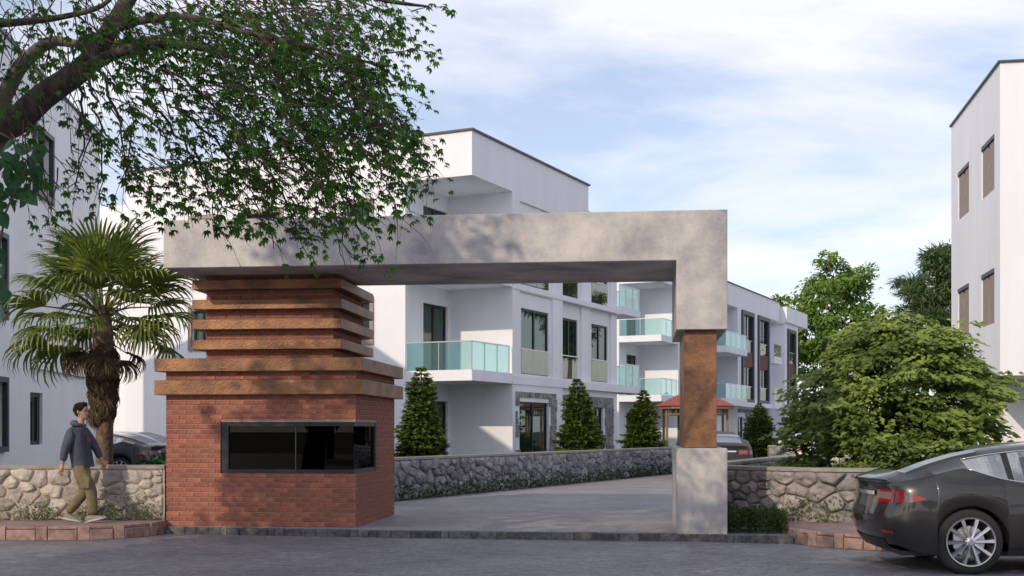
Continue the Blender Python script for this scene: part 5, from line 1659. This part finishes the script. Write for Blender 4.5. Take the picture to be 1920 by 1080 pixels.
# ------------------------------------------------------------------ the walking man
M['skin'] = mat('skin', (0.46, 0.27, 0.20), 0.55, var=.12, vscale=20)
M['hair'] = mat('dark_hair', (0.016, 0.010, 0.008), 0.85, spec=0.15, bump=.6, bscale=90)
M['hoodie'] = mat('slate_hoodie', (0.072, 0.080, 0.115), 0.9, var=.25, vscale=9, bump=.35, bscale=22, bdist=.03)
M['trousers'] = mat('khaki_trousers', (0.20, 0.155, 0.085), 0.9, var=.3, vscale=8, bump=.5, bscale=16, bdist=.03)
M['shoe'] = mat('grey_shoe', (0.24, 0.22, 0.20), 0.7, var=.2, vscale=14)
M['sole'] = mat('pale_sole', (0.45, 0.41, 0.37), 0.7)
M['print'] = mat('red_print', (0.30, 0.05, 0.05), 0.8)
def skin_mesh(name, verts, edges, radii, m_, parent, sub=2, root=0):
    me = bpy.data.meshes.new(name); me.from_pydata([tuple(v) for v in verts], edges, []); me.update()
    o = bpy.data.objects.new(name + '_cage', me); COL.objects.link(o)
    sk = o.modifiers.new('skin', 'SKIN'); sk.use_smooth_shade = True
    for i, r_ in enumerate(radii):
        rr_ = r_ if isinstance(r_, tuple) else (r_, r_)
        me.skin_vertices[0].data[i].radius = rr_
        me.skin_vertices[0].data[i].use_root = (i == root)
    sb = o.modifiers.new('sub', 'SUBSURF'); sb.levels = sub; sb.render_levels = sub
    dg = bpy.context.evaluated_depsgraph_get()
    me2 = bpy.data.meshes.new_from_object(o.evaluated_get(dg))
    bpy.data.objects.remove(o, do_unlink=True)
    me2.materials.clear(); me2.materials.append(m_)
    me2.polygons.foreach_set('use_smooth', [True] * len(me2.polygons))
    r_ = bpy.data.objects.new(name, me2); COL.objects.link(r_); r_.parent = parent
    return r_
man = thing('person', 'man walking right along the pavement in slate hoodie and khaki cargo trousers', 'person', (-6.30, 17.66, .197))
def J(x, y, d=0.0): return Vector(((x - 155) / 128, d, (981 - y) / 128))
# near side of the body is towards the viewer (negative y)
hip = J(150, 876); chest = J(146, 822); neck = J(148.5, 798)
sn, sf = J(140, 812, -.185), J(151, 811, .18)
en, ef = J(129.5, 847, -.225), J(169, 842, .20)
wn_, wf_ = J(124.5, 873, -.215), J(181, 866, .19)
hn, hf = J(152, 884, -.10), J(149, 884, .10)
kn, kf = J(173, 918, -.10), J(153, 925, .10)
an, af = J(174, 964, -.09), J(118, 963, .10)
Vs = [hip, J(148, 850), chest, neck, J(150, 790), J(151, 783), J(151.5, 777), sn, en, wn_, sf, ef, wf_, hn, kn, an, hf, kf, af, J(153, 784)]
Es = [(0, 1), (1, 2), (2, 3), (3, 4), (4, 5), (5, 6), (2, 7), (7, 8), (8, 9), (2, 10), (10, 11), (11, 12), (0, 13), (13, 14), (14, 15), (0, 16), (16, 17), (17, 18), (5, 19)]
Rs = [(.095, .085), (.11, .09), (.13, .105), .056, .052, .05, .045, .055, .042, .028, .055, .042, .028, .078, .055, .038, .078, .055, .038, .045]
skin_mesh('body', Vs, Es, Rs, M['skin'], man)
# hoodie
Vh = [J(150, 876), J(149, 858), chest + Vector((0, 0, -.03)), J(148, 806), sn, J(134, 830, -.215), en, J(125.5, 866, -.217), sf, J(161, 828, .195), ef, J(178.5, 862, .192), J(149.5, 796)]
Eh = [(0, 1), (1, 2), (2, 3), (2, 4), (4, 5), (5, 6), (6, 7), (2, 8), (8, 9), (9, 10), (10, 11), (3, 12)]
Rh = [(.142, .128), (.165, .14), (.165, .135), (.105, .10), .095, .074, .066, .05, .092, .072, .062, .048, (.07, .065)]
skin_mesh('hoodie', Vh, Eh, Rh, M['hoodie'], man, root=1)
b = MB(); pts = []; rad = []
for k in range(13):
    t_ = k / 12; a_ = R(40 + 280 * t_)
    pts.append(J(147.5, 795.0) + Vector((.085 * math.cos(a_) - .012, .088 * math.sin(a_), -.02 * math.cos(a_) - .012)))
    rad.append(.022 + .022 * math.sin(math.pi * t_))
b.tube(pts, rad, 10); b.build('hood', M['hoodie'], man, smooth=True)
b = MB(); b.tube([J(139, 800), J(136.5, 806), J(137.5, 813)], [.05, .06, .03], 10); b.build('hood_fold', M['hoodie'], man, smooth=True)
# trousers
Vt = [J(150, 872), J(152, 888, -.09), J(165, 905, -.10), kn, J(175, 945, -.095), J(174, 966, -.09), J(149, 888, .09), J(151, 908, .10), kf, J(134, 947, .10), J(119, 964, .10), J(149, 855)]
Et = [(0, 1), (1, 2), (2, 3), (3, 4), (4, 5), (0, 6), (6, 7), (7, 8), (8, 9), (9, 10), (0, 11)]
Rt = [(.13, .12), (.125, .11), .108, .088, .082, .08, (.12, .11), .105, .086, .078, .074, (.09, .08)]
skin_mesh('trousers', Vt, Et, Rt, M['trousers'], man)
pk = MB(); c0 = J(166, 905, -.205); pk.cbox(c0.x - .07, c0.x + .07, c0.y - .012, c0.y + .02, c0.z - .09, c0.z + .08, .01)
po = pk.build('cargo_pocket', M['trousers'], man); po.rotation_euler = (0, 0, 0)
# shoes
def shoe(heel, toe, lift):
    d = (toe - heel); L = d.length; d.normalize()
    ang = math.atan2(d.z, d.x)
    s_ = MB(); prof = [(-.02, .035, .06), (.04, .042, .085), (.11, .046, .075), (.19, .05, .05), (.25, .045, .035), (.285, .028, .022)]
    b0 = 0; ring = 10; vs = []; fs = []
    for x, w, h in prof:
        for k in range(ring):
            a = 2 * math.pi * k / ring
            yy = w * math.cos(a); zz = max(0.012, h * .5 + h * .62 * math.sin(a))
            vs.append((x, yy, zz))
    for i in range(len(prof) - 1):
        for k in range(ring): fs.append((i * ring + k, i * ring + (k + 1) % ring, (i + 1) * ring + (k + 1) % ring, (i + 1) * ring + k))
    fs += [tuple(range(ring)), tuple(range(len(vs) - 1, len(vs) - ring - 1, -1))]
    s_.add(vs, fs)
    o = s_.build('shoe', M['shoe'], man, smooth=True, loc=tuple(heel)); o.rotation_euler = (0, -ang, 0)
    q = MB(); n = 14; out = []
    for i in range(n):
        a = 2 * math.pi * i / n; out.append((.132 + .165 * math.cos(a), .053 * math.sin(a) * (1.0 + .12 * math.cos(a))))
    q.prism(out, -.006, .022); q.build('sole', M['sole'], o)
shoe(J(165, 979.5, -.09), J(199, 971.5, -.09), .0)
shoe(J(111, 974, .10), J(145, 981, .10), .0)
# hands with fingers
def hand(w, d, side, m_, curl=.5):
    d = d.normalized(); out = Vector((0, side, 0)); fwd = out.cross(d).normalized()
    if fwd.x < 0: fwd = -fwd
    hb = MB()
    hb.tube([w - d * .02, w + d * .03, w + d * .075, w + d * .09], [.024, .033, .034, .024], 8)
    for i, (o_, ln) in enumerate(((-.027, .062), (-.009, .072), (.009, .075), (.027, .066))):
        p = w + d * .075 + fwd * o_; dd = d.copy(); pts = [p]
        for k in range(3):
            dd = (dd - out * curl * .33 * (1 if k else .5)).normalized(); p = p + dd * (ln / 3); pts.append(p)
        hb.tube(pts, [.0095, .009, .0085, .006], 6)
    p = w + d * .025 + fwd * .028; dd = (d + fwd * .7).normalized()
    hb.tube([p, p + dd * .035, p + dd * .035 + (d * .9 + fwd * .2).normalized() * .03], [.012, .0105, .007], 6)
    hb.build('hand', m_, man, smooth=True)
hand(wn_, J(122, 886) - J(124.5, 873), -1, M['skin']); hand(wf_, J(189, 877) - J(181, 866), 1, M['skin'])
# head: lofted skull and face joined into the body mesh, hair cap over it
H0 = Vector(((150.6 - 155) / 128, 0, (981 - 787.5) / 128))
HZ_ = [0, .012, .03, .05, .062, .075, .09, .105, .12, .135, .15, .17, .19, .21, .228, .24, .246]
HF = [.058, .078, .086, .086, .088, .086, .089, .087, .083, .088, .093, .092, .086, .074, .056, .03, .004]
HB = [.00, -.03, -.052, -.07, -.078, -.085, -.092, -.10, -.108, -.112, -.114, -.112, -.105, -.092, -.07, -.04, -.01]
HW = [.022, .042, .053, .060, .063, .066, .070, .073, .075, .077, .078, .077, .073, .064, .05, .03, .004]
def head_pt(z, th, off=0.0):
    f_, b_, w_ = (float(np.interp(z, HZ_, t)) for t in (HF, HB, HW))
    cx_0 = (f_ + b_) / 2; ax = (f_ - b_) / 2
    ct, st_ = math.cos(th), math.sin(th)
    x = cx_0 + (ax + off) * math.copysign(abs(ct) ** .88, ct); y = (w_ + off) * math.copysign(abs(st_) ** .88, st_)
    if ct > 0:
        x += .024 * math.exp(-(th / .16) ** 2) * float(np.interp(z, [.066, .078, .09, .125, .14], [0, .95, 1, .25, 0]))
        x -= .010 * math.exp(-((abs(th) - .42) / .18) ** 2) * math.exp(-((z - .122) / .012) ** 2)
        x += .006 * math.exp(-(th / .35) ** 2) * (math.exp(-((z - .056) / .006) ** 2) + math.exp(-((z - .043) / .006) ** 2))
    return Vector((x, y, z + (off * .9 if z > .2 else 0)))
hb = MB(); NT = 32
zz = list(np.linspace(0, .246, 34))
for z in zz:
    for k in range(NT): hb.v.append(tuple(H0 + head_pt(z, 2 * math.pi * k / NT - math.pi)))
for i in range(len(zz) - 1):
    for k in range(NT): hb.f.append((i * NT + k, i * NT + (k + 1) % NT, (i + 1) * NT + (k + 1) % NT, (i + 1) * NT + k)); hb.m.append(0)
hb.f.append(tuple(range(NT - 1, -1, -1))); hb.m.append(0)
ho = hb.build('head_tmp', M['skin'], None, smooth=True)
bodyo = [o for o in man.children if o.name.startswith('body')][0]
bm_ = bmesh.new(); bm_.from_mesh(bodyo.data); bm_.from_mesh(ho.data); bm_.to_mesh(bodyo.data); bm_.free()
bodyo.data.polygons.foreach_set('use_smooth', [True] * len(bodyo.data.polygons))
bpy.data.objects.remove(ho, do_unlink=True)
for sd in (-1, 1):
    b = MB(); c0 = H0 + head_pt(.105, 1.62 * sd)
    b.tube([c0 + Vector((.0, 0, .032)), c0 + Vector((-.016, .010 * sd, .018)), c0 + Vector((-.012, .010 * sd, -.008)), c0 + Vector((.004, 0, -.03))], [.007, .012, .011, .006], 7); b.build('ear', M['skin'], man, smooth=True)
    b = MB(); c0 = H0 + head_pt(.122, .40 * sd); b.lathe([(.001, .007), (.006, .005), (.008, 0), (.006, -.005), (.001, -.007)], 8, 'z', tuple(c0)); b.build('eye', M['hair'], man, smooth=True)
    b = MB(); b.tube([H0 + head_pt(.138, .62 * sd, .002), H0 + head_pt(.142, .4 * sd, .003), H0 + head_pt(.139, .18 * sd, .003)], .0042, 5); b.build('eyebrow', M['hair'], man, smooth=True)
M['lip'] = mat('lips', (0.36, 0.15, 0.12), 0.5)
b = MB(); b.tube([H0 + head_pt(.049, -.3, .001), H0 + head_pt(.050, 0, .002), H0 + head_pt(.049, .3, .001)], .004, 6); b.build('mouth', M['lip'], man, smooth=True)
hb = MB(); NT = 56; rows = list(np.linspace(.03, .246, 42))
def hairline(th):
    a = abs(th)
    return float(np.interp(a, [0, .55, .85, 1.05, 1.35, 1.6, 1.85, 2.2, 3.2], [.192, .190, .176, .150, .112, .122, .072, .040, .034]))
idx = {}
for i, z in enumerate(rows):
    for k in range(NT):
        th = 2 * math.pi * k / NT - math.pi
        e = z - hairline(th)
        t = max(0, min(1, e / .03))
        p = head_pt(z, th, -.003 + .011 * t ** .6 + (.006 * noise.noise((z * 60, th * 9, 1)) + .004 * noise.noise((z * 20, th * 25, 5))) * t)
        if abs(th) < .9 and z > .19: p.z += .010 * t; p.x += .006 * t
        hb.v.append(tuple(H0 + p)); idx[i, k] = e
for i in range(len(rows) - 1):
    for k in range(NT):
        k2 = (k + 1) % NT
        if max(idx[i, k], idx[i, k2], idx[i + 1, k], idx[i + 1, k2]) > 0:
            hb.f.append((i * NT + k, i * NT + k2, (i + 1) * NT + k2, (i + 1) * NT + k)); hb.m.append(0)
hb.build('hair', M['hair'], man, smooth=True)
# red print on the chest, bent round the near front of the hoodie
b = MB(); cxp = chest + Vector((.03, 0, -.05))
rowsz = (.0, .09)
for k in range(6):
    a0, a1 = R(-62 + 12 * k), R(-62 + 12 * (k + 1))
    P0 = lambda a, z: (cxp.x + .160 * math.cos(a), .158 * math.sin(a), cxp.z + z)
    if 1 < k < 4:
        b.quad(P0(a0, 0), P0(a1, 0), P0(a1, .06), P0(a0, .06))
b.build('chest_print', M['print'], man)
